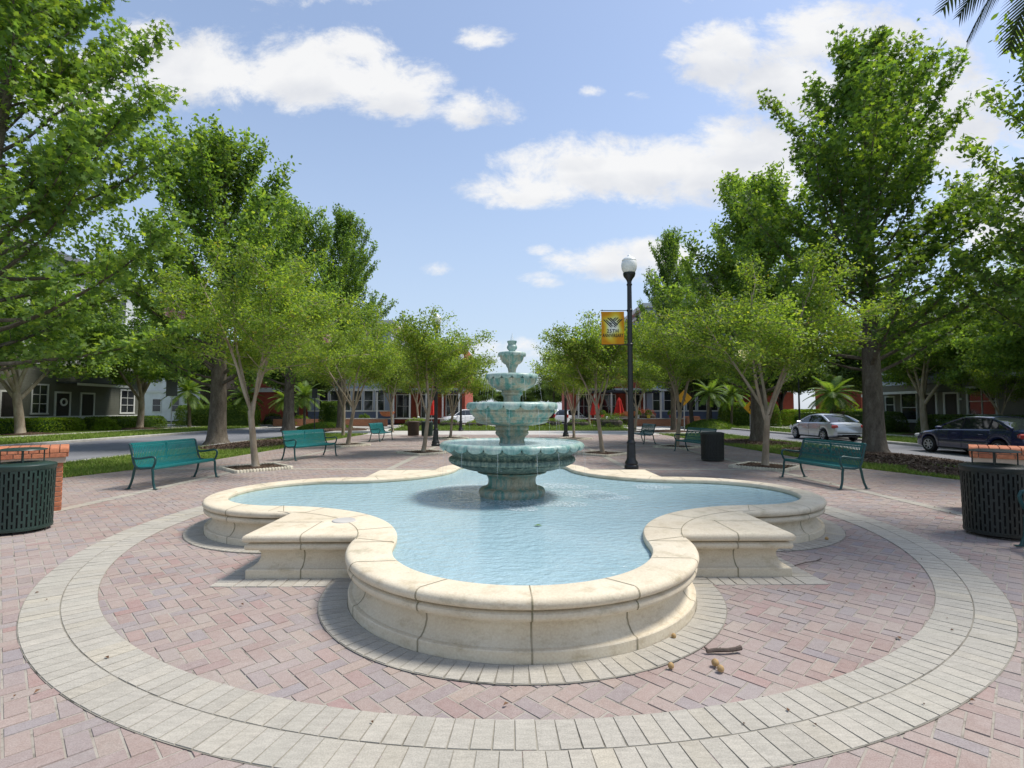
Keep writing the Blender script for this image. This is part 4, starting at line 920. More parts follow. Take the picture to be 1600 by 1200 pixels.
        for yc in wy:
            w_ = link('wheel', None, root) if False else bpy.data.objects.new('wheel', None); 
            if w_.name not in COL.objects: COL.objects.link(w_)
            w_.parent = root; w_.location = (s * (hw - .10), yc, wr); w_.rotation_euler = (0, s * math.pi / 2, 0); w_.empty_display_size = .1
            MB().lathe([(wr * .62, -.1), (wr * .9, -.1), (wr * .985, -.075), (wr, -.03), (wr, .04), (wr * .985, .08), (wr * .9, .1), (wr * .66, .1), (wr * .62, .085)], 28).build('tyre', 'tyre', w_, 40)
            rm = MB(); rm.lathe([(wr * .66, .09), (wr * .64, .10), (wr * .60, .095), (wr * .58, .05), (0, .045)], 28, mi=1)
            rm.lathe([(wr * .67, .095), (wr * .64, .112), (wr * .58, .10)], 28); rm.lathe([(wr * .2, .07), (wr * .19, .1), (wr * .1, .108), (0, .108)], 14)
            for k in range(7):
                a = 2 * math.pi * k / 7; rm.box((wr * .38 * math.cos(a), wr * .38 * math.sin(a), .088), (wr * .46, wr * .15, .03), a, bev=.008)
            rm.build('rim', ['rim', 'black_trim'], w_, 40)
    MB().box((0, -hl + .035, .84 if kind == 'sedan' else .92), (.32, .03, .16), bev=.005).build('licence_plate', 'plate', root)
    b = MB(); b.box((0, -hl + .03, .46), (Wd * .74, .13, .05), bev=.015); b.box((0, -hl + .06, .285), (Wd * .66, .1, .1), bev=.02); b.build('bumper_strip', 'black_trim', root, 40)
    u = MB(); u.box((0, 0, .30), (Wd * .62, L * .86, .16)); u.build('underbody', 'black_trim', root)
    return root
c1 = make_car('silver four door sedan parked at the right kerb, seen from behind', 'paint_silver'); c1.location = (17.72, 29.2, -.10); c1.rotation_euler = (0, 0, .0)
c2 = make_car('dark navy blue sedan parked at the right kerb behind the right brick pier', 'paint_navy', L=4.65, Wd=1.78); c2.location = (17.75, 19.35, -.10); c2.rotation_euler = (0, 0, .03)
c3 = make_car('white sport utility car parked beyond the far lawn, right of the fountain', 'paint_white', 'suv', 4.6, 1.85); c3.location = (6.6, 57.5, -.09); c3.rotation_euler = (0, 0, -.62)
c4 = make_car('white sport utility car half hidden by leaves beyond the far lawn, left of the fountain', 'paint_white', 'suv', 4.6, 1.85); c4.location = (-5.6, 57.0, -.09); c4.rotation_euler = (0, 0, 2.1)
c5 = make_car('black car beside the white one beyond the far lawn, mostly behind the fountain', 'paint_black', 'sedan', 4.5, 1.75); c5.location = (3.9, 60.0, -.09); c5.rotation_euler = (0, 0, -.5)

# ================================================================== BUILDINGS
def window(parent, x, z, w_, h_, y=0., mx_=1, mz=1, fr=.09, frame='trim_white', name='window'):
    f = MB(); t = .07
    f.box((x, y - t / 2, z + h_ / 2 + fr / 2), (w_ + 2 * fr, t, fr)); f.box((x, y - t / 2 - .01, z - h_ / 2 - fr / 2), (w_ + 2 * fr + .08, t + .02, fr))
    for s in (-1, 1): f.box((x + s * (w_ / 2 + fr / 2), y - t / 2, z), (fr, t, h_))
    for i in range(1, mx_ + 1): f.box((x - w_ / 2 + w_ * i / (mx_ + 1), y - .03, z), (.045, .04, h_))
    for i in range(1, mz + 1): f.box((x, y - .032, z - h_ / 2 + h_ * i / (mz + 1)), (w_, .036, .05))
    fo_ = f.build(name, frame, parent)
    MB().box((x, y - .006, z), (w_, .012, h_)).build('pane', 'window_glass', fo_); return fo_
def door(parent, x, w_, h_, z0=0., y=0., mat='door_dark'):
    f = MB()
    for s in (-1, 1): f.box((x + s * (w_ / 2 + .07), y - .04, z0 + h_ / 2), (.14, .08, h_))
    f.box((x, y - .04, z0 + h_ + .07), (w_ + .28, .08, .14)); fo_ = f.build('door_frame', 'trim_white', parent)
    d = MB(); d.box((x, y - .02, z0 + h_ / 2), (w_, .04, h_)); d.box((x, y - .045, z0 + h_ * .72), (w_ * .6, .02, h_ * .36)); d.box((x, y - .045, z0 + h_ * .26), (w_ * .6, .02, h_ * .3)); d.build('door', mat, fo_); return fo_
def part(parent, name, mat, boxes, smooth=None):
    m = MB()
    for c, d in boxes: m.box(c, d)
    return m.build(name, mat, parent, smooth)
# left townhouse: facade plane x = -36, local x runs along world +y, local -y faces the plaza
HL = thing('townhouse', (-36, 0, 0), 'grey green townhouse with pale upper storeys behind the left street trees', 'house', rz=math.pi / 2)
x0, x1 = 18, 50
part(HL, 'lower_wall', 'siding_green', [(((x0 + x1) / 2, 5, 2.6), (x1 - x0, 10, 5.2))]); part(HL, 'upper_wall', 'siding_white', [(((x0 + x1) / 2, 5.1, 9.3), (x1 - x0 - .1, 10, 8.2))])
part(HL, 'trim_band', 'trim_white', [(((x0 + x1) / 2, -.06, 5.25), (x1 - x0 + .2, .14, .36)), (((x0 + x1) / 2, -.05, .95), (x1 - x0 + .1, .12, .28))])
for bx, bl in ((46.6, 6.0), (30, 7.0)): part(HL, 'bay', 'siding_white', [((bx, -.5, 7.0), (bl, 1.0, 3.0))]); part(HL, 'bay_trim', 'trim_white', [((bx, -.55, 5.3), (bl + .2, 1.2, .4))])
for wx in (44.6, 46.6, 48.5): window(HL, wx, 6.75, 1.35, 1.8, -1.0, 0, 0, .1)
for wx in (27.6, 30.0, 32.4): window(HL, wx, 6.75, 1.5, 1.9, -1.0, 1, 1, .1)
for wx in (21.5, 24.5, 36.5, 39.5): window(HL, wx, 6.9, 1.3, 1.8, 0, 0, 1)
for wx in (21.5, 24.5, 28, 32, 36.5, 39.5, 43, 46.6): window(HL, wx, 10.8, 1.3, 1.8, 0, 0, 1)
window(HL, 47.9, 2.35, 1.55, 2.0, 0, 1, 2, .14); window(HL, 39.0, 2.4, 1.2, 2.1, 0, 1, 2, .12); window(HL, 34.6, 2.4, 1.2, 2.1, 0, 1, 2); window(HL, 30.8, 2.4, 1.2, 2.1, 0, 1, 2)
door(HL, 41.0, 1.2, 2.55, .35); door(HL, 43.4, 1.2, 2.55, .35); door(HL, 36.6, 1.1, 2.5, .35)
part(HL, 'porch_roof', 'roof_shingle', [((43.2, -.85, 3.75), (5.6, 1.7, .12))]); part(HL, 'porch_roof', 'roof_shingle', [((33.2, -.85, 3.85), (5.2, 1.7, .12))]); part(HL, 'porch_fascia', 'trim_white', [((43.2, -1.72, 3.62), (5.7, .06, .2)), ((33.2, -1.72, 3.72), (5.3, .06, .2))])
rf = MB(); rf.add([(x0 - .5, -.8, 13.42), (x1 + .5, -.8, 13.42), (x1 + .5, 10.8, 13.42), (x0 - .5, 10.8, 13.42), (x0 - .5, 5, 15.9), (x1 + .5, 5, 15.9)], [(0, 1, 5, 4), (2, 3, 4, 5), (0, 4, 3), (1, 2, 5), (3, 2, 1, 0)]); rf.build('roof', 'roof_shingle', HL)
wreath = MB(); wreath.tube([(.26 * math.cos(t), 0, .26 * math.sin(t)) for t in np.linspace(0, 6.28, 20)], .07, 6); wo_ = wreath.build('door_wreath', 'pot_white'); wo_.location = (-35.87, 41.0, 2.2); wo_.rotation_euler = (0, 0, math.pi / 2); tag(wo_, 'pale round wreath hung on a dark townhouse door on the left', 'wreath')
# right townhouse: facade x = 28
HR = thing('townhouse', (28, 0, 0), 'taupe two storey townhouse with white trim behind the navy sedan', 'house', rz=-math.pi / 2)
a0, a1 = -39.6, -14
part(HR, 'lower_wall', 'siding_taupe', [(((a0 + a1) / 2, 5, 1.75), (a1 - a0, 10, 3.5))]); part(HR, 'upper_wall', 'stucco_grey', [(((a0 + a1) / 2, 5.1, 5.4), (a1 - a0 - .1, 10, 3.8))])
part(HR, 'trim_band', 'trim_white', [((-26.6, -.3, 3.62), (9.0, .7, .34)), (((a0 + a1) / 2, -.05, 3.45), (a1 - a0 + .1, .12, .2)), ((-37, -.06, .8), (3.2, .14, .22))])
part(HR, 'bay', 'siding_taupe', [((-26.6, -.25, 5.2), (8.6, .6, 2.8))])
for wx in (-31.6, -30.0, -28.4, -26.8, -25.2, -23.6): window(HR, wx, 5.05, 1.15, 1.9, -.55 if wx > -31 else 0, 0, 1, .1)
for wx in (-38, -36, -34): window(HR, wx, 5.1, 1.0, 1.6, 0, 0, 1)
window(HR, -30.5, 2.1, 1.75, 1.55, 0, 1, 1, .13); window(HR, -37.9, 1.95, .8, 1.1, 0, 0, 1); window(HR, -36.1, 1.75, 1.3, 1.9, 0, 0, 1); window(HR, -26.5, 2.1, 1.6, 1.6, 0, 1, 1, .12); window(HR, -22.5, 2.1, 1.6, 1.6, 0, 1, 1, .12)
door(HR, -34.3, 1.0, 2.3, .3); door(HR, -32.6, .9, 2.3, .3); door(HR, -24.5, 1.0, 2.3, .3)
pc = MB(); pc.box((-35.0, -.75, 2.98), (6.4, 1.5, .5)); pc.build('porch_roof', 'siding_taupe', HR); part(HR, 'porch_fascia', 'trim_white', [((-35.4, -1.53, 2.75), (5.4, .06, .16))])
MB().lathe([(0, 0), (.16, 0), (.16, .12), (0, .14)], 16).build('meter', 'steel', HR).location = (-31.9, -.05, 2.2); HR.children[-1].rotation_euler = (math.pi / 2, 0, 0)
rf = MB(); rf.add([(a0 - .5, -.8, 7.35), (a1 + .5, -.8, 7.35), (a1 + .5, 10.8, 7.35), (a0 - .5, 10.8, 7.35), (a0 - .5, 5, 9.6), (a1 + .5, 5, 9.6)], [(0, 1, 5, 4), (2, 3, 4, 5), (0, 4, 3), (1, 2, 5), (3, 2, 1, 0)]); rf.build('roof', 'roof_shingle', HR)
# corner buildings across the street
def corner_building(x_in, x_out, label, top, flip):
    sgn = 1 if x_out > x_in else -1; X = lambda a: x_in + sgn * a
    root = thing('shop_building', (0, 60, 0), label, 'building'); Lw = abs(x_out - x_in)
    part(root, 'red_wing', 'stucco_red', [((X(4.3), 6, 4.5), (8.6, 12, 9))]); part(root, 'red_wing', 'stucco_red', [((X(Lw - 4.5), 6, 4.0), (9, 12, 8.0))])
    part(root, 'tower', 'siding_blue', [((X(13.3), 5.6, top / 2), (9.4, 12.6, top))])
    part(root, 'tower_base', 'siding_navy', [((X(13.3), -.74, .7), (9.5, .1, 1.4))])
    part(root, 'trim_band', 'trim_white', [((X(13.3), -.8, 1.45), (9.6, .12, .16)), ((X(4.3), -.06, 3.9), (8.7, .14, .4)), ((X(Lw - 4.5), -.06, 3.9), (9, .14, .5)), ((X(13.3), -.8, 3.9), (9.6, .2, .3)), ((X(4.3), -.06, 8.9), (8.8, .3, .4)), ((X(Lw - 4.5), -.06, 7.9), (9.2, .3, .4))])
    part(root, 'cornice', 'trim_white', [((X(13.3), 5.6, top + .2), (10.4, 13.6, .5)), ((X(13.3), 5.6, top - .6), (9.8, 13.0, .25))])
    for k in range(6): window(root, X(9.8 + k * 1.3), 2.65, .95, 2.3, -.70, 0, 1, .1)
    for fl in range(1, int(top / 4.2)):
        for k in range(4): window(root, X(9.9 + k * 2.2), 2.2 + fl * 4.2, 1.2, 2.0, -.70, 0, 1, .1)
    for k in range(3): window(root, X(1.4 + k * 2.9), 2.0, 1.5, 2.6, 0, 1, 1, .12); window(root, X(1.4 + k * 2.9), 6.4, 1.2, 1.9, 0, 0, 1, .1)
    for k in range(3): window(root, X(Lw - 1.5 - k * 2.9), 6.0, 1.2, 1.6, 0, 0, 1, .1)
    part(root, 'awning', 'awning_dark', [((X(4.6), -2.0, 3.6), (9.0, 4.0, .25))]); part(root, 'awning_post', 'trim_white', [((X(.3 + k * 1.8), -3.8, 1.8), (.16, .16, 3.4)) for k in range(6)])
    return root
corner_building(-5.5, -32, 'blue grey and brick red shop building across the street on the left', 11.5, False)
corner_building(7.0, 33, 'tall blue grey and brick red shop building across the street on the right', 13.5, True)
def far_house(loc, w_, h_, label, mat, rz=0):
    root = thing('far_building', loc, label, 'building', rz=rz); part(root, 'wall', mat, [((0, 5, h_ / 2), (w_, 10, h_))]); part(root, 'trim_band', 'trim_white', [((0, -.05, h_ * .48), (w_, .1, .35)), ((0, -.1, h_ - .2), (w_ + .3, .3, .4))])
    for k in range(int(w_ / 2.6)):
        for z in (2.2, h_ * .48 + 2.2): window(root, -w_ / 2 + 1.5 + k * 2.6, z, 1.1, 1.7, 0, 0, 1, .1)
    rf = MB(); rf.add([(-w_ / 2 - .5, -.6, h_ + .01), (w_ / 2 + .5, -.6, h_ + .01), (w_ / 2 + .5, 10.6, h_ + .01), (-w_ / 2 - .5, 10.6, h_ + .01), (0, -.6, h_ + 2.6), (0, 10.6, h_ + 2.6)], [(0, 1, 4), (1, 2, 5, 4), (2, 3, 5), (3, 0, 4, 5), (3, 2, 1, 0)]); rf.build('roof', 'roof_shingle', root); return root
far_house((-46, 72, 0), 16, 8.6, 'white two storey building with gable far behind the left palms', 'siding_white')
far_house((31, 72, 0), 15, 19.5, 'tall pale building whose gable shows above the trees right of the lamp', 'stucco_grey')
far_house((52, 66, 0), 14, 7, 'red and white low building far behind the silver sedan', 'stucco_red')
# terrace walls
def terrace(xa, xb, label):
    root = thing('terrace_wall', ((xa + xb) / 2, 52.6, -.1), label, 'low wall'); L = abs(xb - xa)
    MB().box((0, 0, .36), (L, .4, .72)).build('wall', 'brick_wall', root); MB().box((0, 0, .77), (L + .1, .5, .09), bev=.02).build('coping', 'kerb_concrete', root)
    xe = -L / 2 if xa < 0 else L / 2
    MB().box((xe, 0, .5), (1.3, 1.3, 1.0)).build('end_pier', 'brick_wall', root); MB().lathe([(.35, 1.0), (.55, 1.1), (.72, 1.35), (.75, 1.5), (.66, 1.5), (.6, 1.4), (0, 1.38)], 24).build('bowl_planter', 'terracotta', root, 40)
    root.children[-1].location = (xe, 0, 0); return root
terrace(-18.6, -7.0, 'long low red brick terrace wall across the street on the left'); terrace(5.9, 18.4, 'long low red brick terrace wall across the street on the right')
# terrace furniture
um = None
for (x, y, l) in ((11.6, 55.5, 'closed red patio umbrella on the right terrace, nearer the lamp post'), (9.0, 55.2, 'closed red patio umbrella on the right terrace, behind a tree trunk'), (-8.7, 55.5, 'closed red patio umbrella on the left terrace')):
    if um is None:
        um = thing('patio_umbrella', (x, y, -.1), l, 'umbrella', 'red patio umbrellas'); MB().tube([(0, 0, 0), (0, 0, 3.0)], .03, 8).build('pole', 'steel', um); MB().lathe([(.45, 1.1), (.5, 1.25), (.34, 2.0), (.2, 2.7), (.02, 3.05)], 16, mod=lambda r, z, t: (r * (1 + .2 * math.cos(8 * t)), z)).build('canopy', 'umbrella_red', um)
    else: copy_tree(um, (x, y, -.1), .5, label=l)
def pot(loc, mat, label):
    r = thing('flower_pot', loc, label, 'flower pot', 'pots on the right terrace wall'); MB().lathe([(.14, 0), (.2, .32), (.22, .33), (.22, .38), (.17, .38), (.16, .3), (0, .3)], 18).build('pot', mat, r, 40); return r
POTS = [pot((x, 52.6, .72), m_, f'{c} pot standing on the right terrace wall {w_}') for x, m_, c, w_ in ((12.9, 'pot_white', 'white', 'right of the lamp post'), (14.0, 'pot_yellow', 'yellow', 'next to the white pot'), (9.3, 'pot_red', 'red', 'left of the lamp post'), (16.3, 'pot_red', 'red', 'behind the dark trunk'))]

# ================================================================== PLANTS
def norm(a): return a / np.maximum(np.linalg.norm(a, axis=-1, keepdims=True), 1e-9)
STAR = np.array([(0, -.5), (.16, -.22), (.5, -.18), (.22, .06), (.34, .42), (.07, .24), (0, .62), (-.07, .24), (-.34, .42), (-.22, .06), (-.5, -.18), (-.16, -.22)])
DIAM = np.array([(0, -.5), (.27, -.02), (0, .5), (-.27, .02)])
OVAL = np.array([(0, -.5), (.2, -.25), (.26, .1), (0, .55), (-.26, .1), (-.2, -.25)])
def leaf_polys(P, size, shape, droop=.35, upbias=.55):
    n = len(P); nrm = norm(rng.normal(0, 1, (n, 3)) * (1 - upbias) + np.array([0, 0, upbias])); a = norm(np.cross(nrm, rng.normal(0, 1, (n, 3)))); b = np.cross(nrm, a)
    b = norm(b + np.array([0, 0, -droop])); s = (size * rng.uniform(.65, 1.25, n))[:, None, None]
    k = shape; return P[:, None, :] + s * (k[None, :, 0:1] * a[:, None, :] + k[None, :, 1:2] * b[:, None, :])
class Tree:
    def __init__(s, seed): s.r = random.Random(seed); s.wood = MB(); s.leaf = []
    def limb(s, pts, r0, r1, n=7):
        k = len(pts); s.wood.tube(pts, [r0 + (r1 - r0) * (i / (k - 1)) ** .8 for i in range(k)], n, cap=False)
    def curve(s, p, d, L, bend, wob, k=5):
        pts = [Vector(p)]; d = Vector(d).normalized()
        for i in range(k): d = (d + Vector((s.r.gauss(0, wob), s.r.gauss(0, wob), bend + s.r.gauss(0, wob * .6)))).normalized(); pts.append(pts[-1] + d * (L / k))
        return pts, d
    def cluster(s, pts, n, sig):
        P = np.array([tuple(p) for p in pts]); t = rng.uniform(0, len(P) - 1.001, n); i = t.astype(int); f = (t - i)[:, None]
        s.leaf.append(P[i] * (1 - f) + P[i + 1] * f + rng.normal(0, sig, (n, 3)) * np.array([1, 1, .8]))
def sweetgum(seed, H, R, base=.2, nb=64, dens=46, sig=.17, tr=.26, spire=.55, lean=(0, 0), low=.15):
    T = Tree(seed); r = T.r; tp = [Vector((0, 0, -.05))]
    for i in range(1, 13): z = H * .97 * i / 12; tp.append(Vector((lean[0] * (i / 12) ** 1.3 + r.gauss(0, .03) * i / 4, lean[1] * (i / 12) ** 1.3 + r.gauss(0, .03) * i / 4, z)))
    rad = [tr * (1.45 if i == 0 else 1) * (1 - i / 12.6) ** .85 for i in range(13)]; rad[1] = tr * .93
    T.wood.tube([tp[0], tp[0] + Vector((0, 0, .22)), tp[0] + Vector((0, 0, .6))] + tp[1:], [tr * 1.55, tr * 1.18, tr * 1.02] + rad[1:], 12, cap=False)
    at = lambda z: tp[min(11, int(z / (H * .97) * 12))].lerp(tp[min(12, int(z / (H * .97) * 12) + 1)], (z / (H * .97) * 12) % 1)
    az = r.uniform(0, 6)
    for k in range(nb):
        t = base + (1 - base) * (k + .5) / nb * .985; u = (t - base) / (1 - base); az += 2.39996 + r.gauss(0, .25)
        prof = (min(1, (u + .14) / .26) ** .6) * (1 - u ** 1.9) ** .8 * .92 + .10
        L = R * prof * r.choice((.66, .8, .92, 1.0, 1.1)); el = R_(8 + 58 * u ** .9 + r.gauss(0, 7)); d = Vector((math.cos(az) * math.cos(el), math.sin(az) * math.cos(el), math.sin(el)))
        pts, dd_ = T.curve(at(t * H * .97), d, L, .05 + .06 * spire, .07, 6); r0 = max(.012, tr * .24 * (1 - u) ** .7 * min(1, L / R + .2)); T.limb(pts, r0, .006, 6)
        ns = max(3, int(L * 3.1))
        for j in range(ns):
            f = .22 + .78 * (j + .5) / ns; ip = f * 6; i0_ = min(5, int(ip)); q = pts[i0_].lerp(pts[i0_ + 1], ip - i0_)
            side = (pts[i0_ + 1] - pts[i0_]).normalized(); pr = side.cross(Vector((0, 0, 1))).normalized() * (1 if j % 2 else -1)
            d2 = (side * r.uniform(.3, .9) + pr * r.uniform(.35, .95) + Vector((0, 0, r.uniform(-.12, .55) + spire * .35 * u))).normalized(); L2 = r.uniform(.35, .8) * (.35 + .65 * min(1, L / 3)) * (1.25 - .5 * f)
            p2, _ = T.curve(q, d2, L2 * 1.35, .07, .1, 3); T.limb(p2, .012, .004, 4); T.cluster(p2, int(dens * r.uniform(.5, 1.3) * (.4 + L2)), sig)
        T.cluster(pts[3:], int(dens * .9 * (.4 + L * .2)), sig * .8)
    T.cluster([tp[10], tp[12], tp[12] + Vector((0, 0, .35))], int(dens * 2.2), .16)
    return T
def vase_tree(seed, H, R, trunk=1.5, tr=.085, nl=5, dens=60, lean=.15, sig=.17, flat=.55, sub=4, droop=.0):
    T = Tree(seed); r = T.r; a = r.uniform(0, 6.28)
    base, d = T.curve((0, 0, -.05), (lean * math.cos(a), lean * math.sin(a), 1), trunk, .02, .03, 5)
    T.wood.tube([base[0], base[0] + Vector((0, 0, .12))] + base[1:], [tr * 1.6, tr * 1.15] + [tr * (1.0 - .04 * i) for i in range(5)], 10, cap=False)
    az = r.uniform(0, 6.28); ends = []
    for k in range(nl):
        az += 6.283 / nl + r.gauss(0, .25); sp = r.uniform(.18, .62); L = (H - trunk) * r.uniform(.55, .72); d = Vector((math.cos(az) * sp, math.sin(az) * sp, 1))
        pts, dd_ = T.curve(base[-1 if k % 2 == 0 else -2], d, L, -.02, .06, 6); T.limb(pts, tr * .54, tr * .22, 7); ends.append((pts, dd_, L, tr * .26))
    tw = []
    for pts, dd_, L, rr in ends:
        for j in range(sub + 3):
            f = .30 + .7 * (j + .5) / (sub + 3); i0_ = min(5, int(f * 6)); q = pts[i0_].lerp(pts[i0_ + 1], f * 6 - i0_); az = r.uniform(0, 6.28); out = Vector((q.x, q.y, 0)); out = out.normalized() if out.length > .05 else Vector((0, 0, 0))
            d2 = (Vector((math.cos(az), math.sin(az), 0)) * .75 + out * .55 + Vector((0, 0, r.uniform(.1, .9)))).normalized(); room = max(.4, R - Vector((q.x, q.y, 0)).length); L2 = min(room * 1.1, (H - q.z) * 1.25 + .3) * r.uniform(.6, 1.0)
            if L2 < .25: continue
            p2, d3 = T.curve(q, d2, L2, -.02, .09, 5); T.limb(p2, rr * .6, .007, 5); tw.append((p2, L2))
        tw.append((pts[3:], L * .5))
    for p2, L2 in tw:
        n3 = max(3, int(L2 * 5))
        for j in range(n3):
            f = .2 + .8 * (j + .5) / n3; kk_ = len(p2) - 1; i0_ = min(kk_ - 1, int(f * kk_)); q = p2[i0_].lerp(p2[i0_ + 1], f * kk_ - i0_); az = r.uniform(0, 6.28)
            d3 = Vector((math.cos(az), math.sin(az), r.uniform(-.25 - droop, .6))).normalized(); L3 = r.uniform(.25, .6)
            p3, _ = T.curve(q, d3, L3, -.03, .1, 3); T.limb(p3, .007, .003, 3)
            z_top = H * (1 - flat * .25 * (Vector((q.x, q.y, 0)).length / R) ** 2)
            T.cluster(p3, int(dens * r.uniform(.4, 1.1)), sig)
    return T
def plant(T, name, loc, label, cat, group, leafmat, bark, size, shape, rz=0, scale=None, zmin=None):
    root = thing(name, loc, label, cat, group, rz); P = np.concatenate(T.leaf)
    if zmin is not None: P = P[P[:, 2] > zmin + rng.uniform(0, .8, len(P))]
    T.wood.build('trunk', bark, root, 60); link('crown', poly_mesh('crown', leaf_polys(P, size, shape), len(shape), leafmat), root)
    if scale: root.scale = scale
    return root
GRP = 'street trees along the verges'
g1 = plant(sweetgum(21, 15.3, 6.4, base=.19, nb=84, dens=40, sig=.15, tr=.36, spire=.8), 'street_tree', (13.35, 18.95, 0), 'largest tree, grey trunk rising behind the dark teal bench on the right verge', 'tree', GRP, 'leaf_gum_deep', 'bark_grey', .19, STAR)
g2 = plant(sweetgum(33, 16.5, 6.0, base=.15, nb=90, dens=46, sig=.16, tr=.33, lean=(1.0, .3), spire=.7), 'street_tree', (-14.6, 13.6, 0), 'tall leafy tree filling the left edge, its trunk outside the picture', 'tree', GRP, 'leaf_gum', 'bark_grey', .185, STAR)
g3 = plant(sweetgum(45, 14.6, 6.6, base=.17, nb=80, dens=42, sig=.17, tr=.40, spire=1.3), 'street_tree', (-14.0, 24.4, 0), 'tall tree with thick forked grey trunk on the left verge behind the first bench', 'tree', GRP, 'leaf_gum', 'bark_grey', .21, OVAL)
copy_tree(g3, (-17.4, 40.0, 0), 2.1, (1.05, 1.05, 1.18), 'tall dark trunked tree by the left road, left one of the far pair')
copy_tree(g1, (-14.2, 42.6, 0), 1.0, (.92, .92, 1.17), 'tall spired tree by the left road, right one of the far pair')
copy_tree(g3, (11.9, 24.8, 0), .7, (.9, .9, .86), 'mid height tree on the right verge between the big trunk and the pedestrian sign')
copy_tree(g1, (11.9, 37.8, 0), 2.6, (.6, .6, .95), 'dark narrow tree with a spire top before the right terrace')
copy_tree(g3, (16.9, 13.4, 0), 2.9, (.85, .85, .95), 'tree overhanging the right edge with its trunk outside the picture')
OG = 'trees in front of the townhouses'
o1 = plant(vase_tree(5, 11.5, 6.0, trunk=2.7, tr=.26, nl=6, dens=60, sig=.26, lean=.03, sub=6, droop=.25), 'lawn_tree', (-31.2, 32.6, .02), 'pale forked tree on the left lawn at the left edge of the picture', 'tree', OG, 'leaf_gum', 'bark_pale', .2, STAR)
copy_tree(o1, (-30.6, 42.2, .02), 2.0, (.95, .95, 1.0), 'pale forked tree before the right end of the left townhouse')
copy_tree(o1, (25.6, 31.8, .02), 4.0, (.75, .75, .85), 'pale forked tree before the taupe townhouse on the right lawn')
copy_tree(o1, (-28.5, 22.5, .02), 1.2, (1, 1, 1.05), 'tree on the left lawn mostly hidden behind the leaves at the left edge')
copy_tree(o1, (25.6, 22.5, .02), 5.0, (.75, .75, .85), 'tree on the right lawn above the navy sedan at the right edge')
MG = 'crape myrtles in square beds on the plaza'
MY = [plant(vase_tree(101, 7.0, 3.1, trunk=1.6, tr=.088, nl=5, dens=92, sig=.14), 'crape_myrtle', (-6.94, 13.95, .04), 'crape myrtle with pink blooms in the square bed nearest the camera, left of the pool', 'tree', MG, 'leaf_myrtle', 'bark_pale', .095, DIAM),
      plant(vase_tree(118, 6.9, 3.2, trunk=1.5, tr=.088, nl=5, dens=92, sig=.14), 'crape_myrtle', (7.0, 14.25, .04), 'crape myrtle in the square bed nearest the camera, right of the pool', 'tree', MG, 'leaf_myrtle', 'bark_pale', .095, DIAM),
      plant(vase_tree(127, 5.8, 2.6, trunk=1.7, tr=.078, nl=5, dens=84, sig=.14), 'crape_myrtle', (-3.25, 18.9, .04), 'leaning crape myrtle in the square bed just left of the fountain', 'tree', MG, 'leaf_myrtle', 'bark_pale', .1, DIAM)]
for src, loc, rz, sc, l in ((2, (3.23, 18.4, .04), 2.2, (.95, .95, 1.02), 'crape myrtle in the square bed just right of the fountain, left of the lamp'), (1, (-7.3, 22.9, .04), 1.4, (1.0, 1.0, 1.08), 'crape myrtle in the square bed behind the second left bench'), (0, (6.95, 21.7, .04), 2.5, (1, 1, 1.0), 'crape myrtle in the square bed behind the half hidden right bench'),
                            (0, (-3.4, 28.4, .04), 4.1, (.85, .85, .9), 'crape myrtle left of the fountain in the row farthest from the camera'), (1, (3.35, 27.8, .04), 3.3, (.85, .85, .95), 'crape myrtle right of the fountain in the row farthest from the camera')):
    copy_tree(MY[src], loc, rz, sc, l)
FG = 'small trees at the far end of the plaza'
f0 = copy_tree(MY[2], (-8.5, 36.5, .0), 1.9, (1.2, 1.2, 1.2), 'far crape myrtle by the left end bench before the brick wall'); f0['group'] = FG
for src, loc, rz, sc, l in ((1, (8.7, 36.4, 0), .6, (1.1, 1.1, 1.15), 'far crape myrtle right of the lamp post before the brick wall'), (0, (-10.2, 31.0, 0), 2.2, (1.1, 1.1, 1.2), 'crape myrtle on the left verge beyond the second bench'), (2, (-9.0, 49.8, -.1), 3.0, (1.3, 1.3, 1.4), 'far tree on the left before the red shop wing'), (0, (7.6, 50.2, -.1), 5.0, (1.2, 1.2, 1.35), 'far tree on the right before the white car')):
    c = copy_tree(MY[src], loc, rz, sc, l); c['group'] = FG
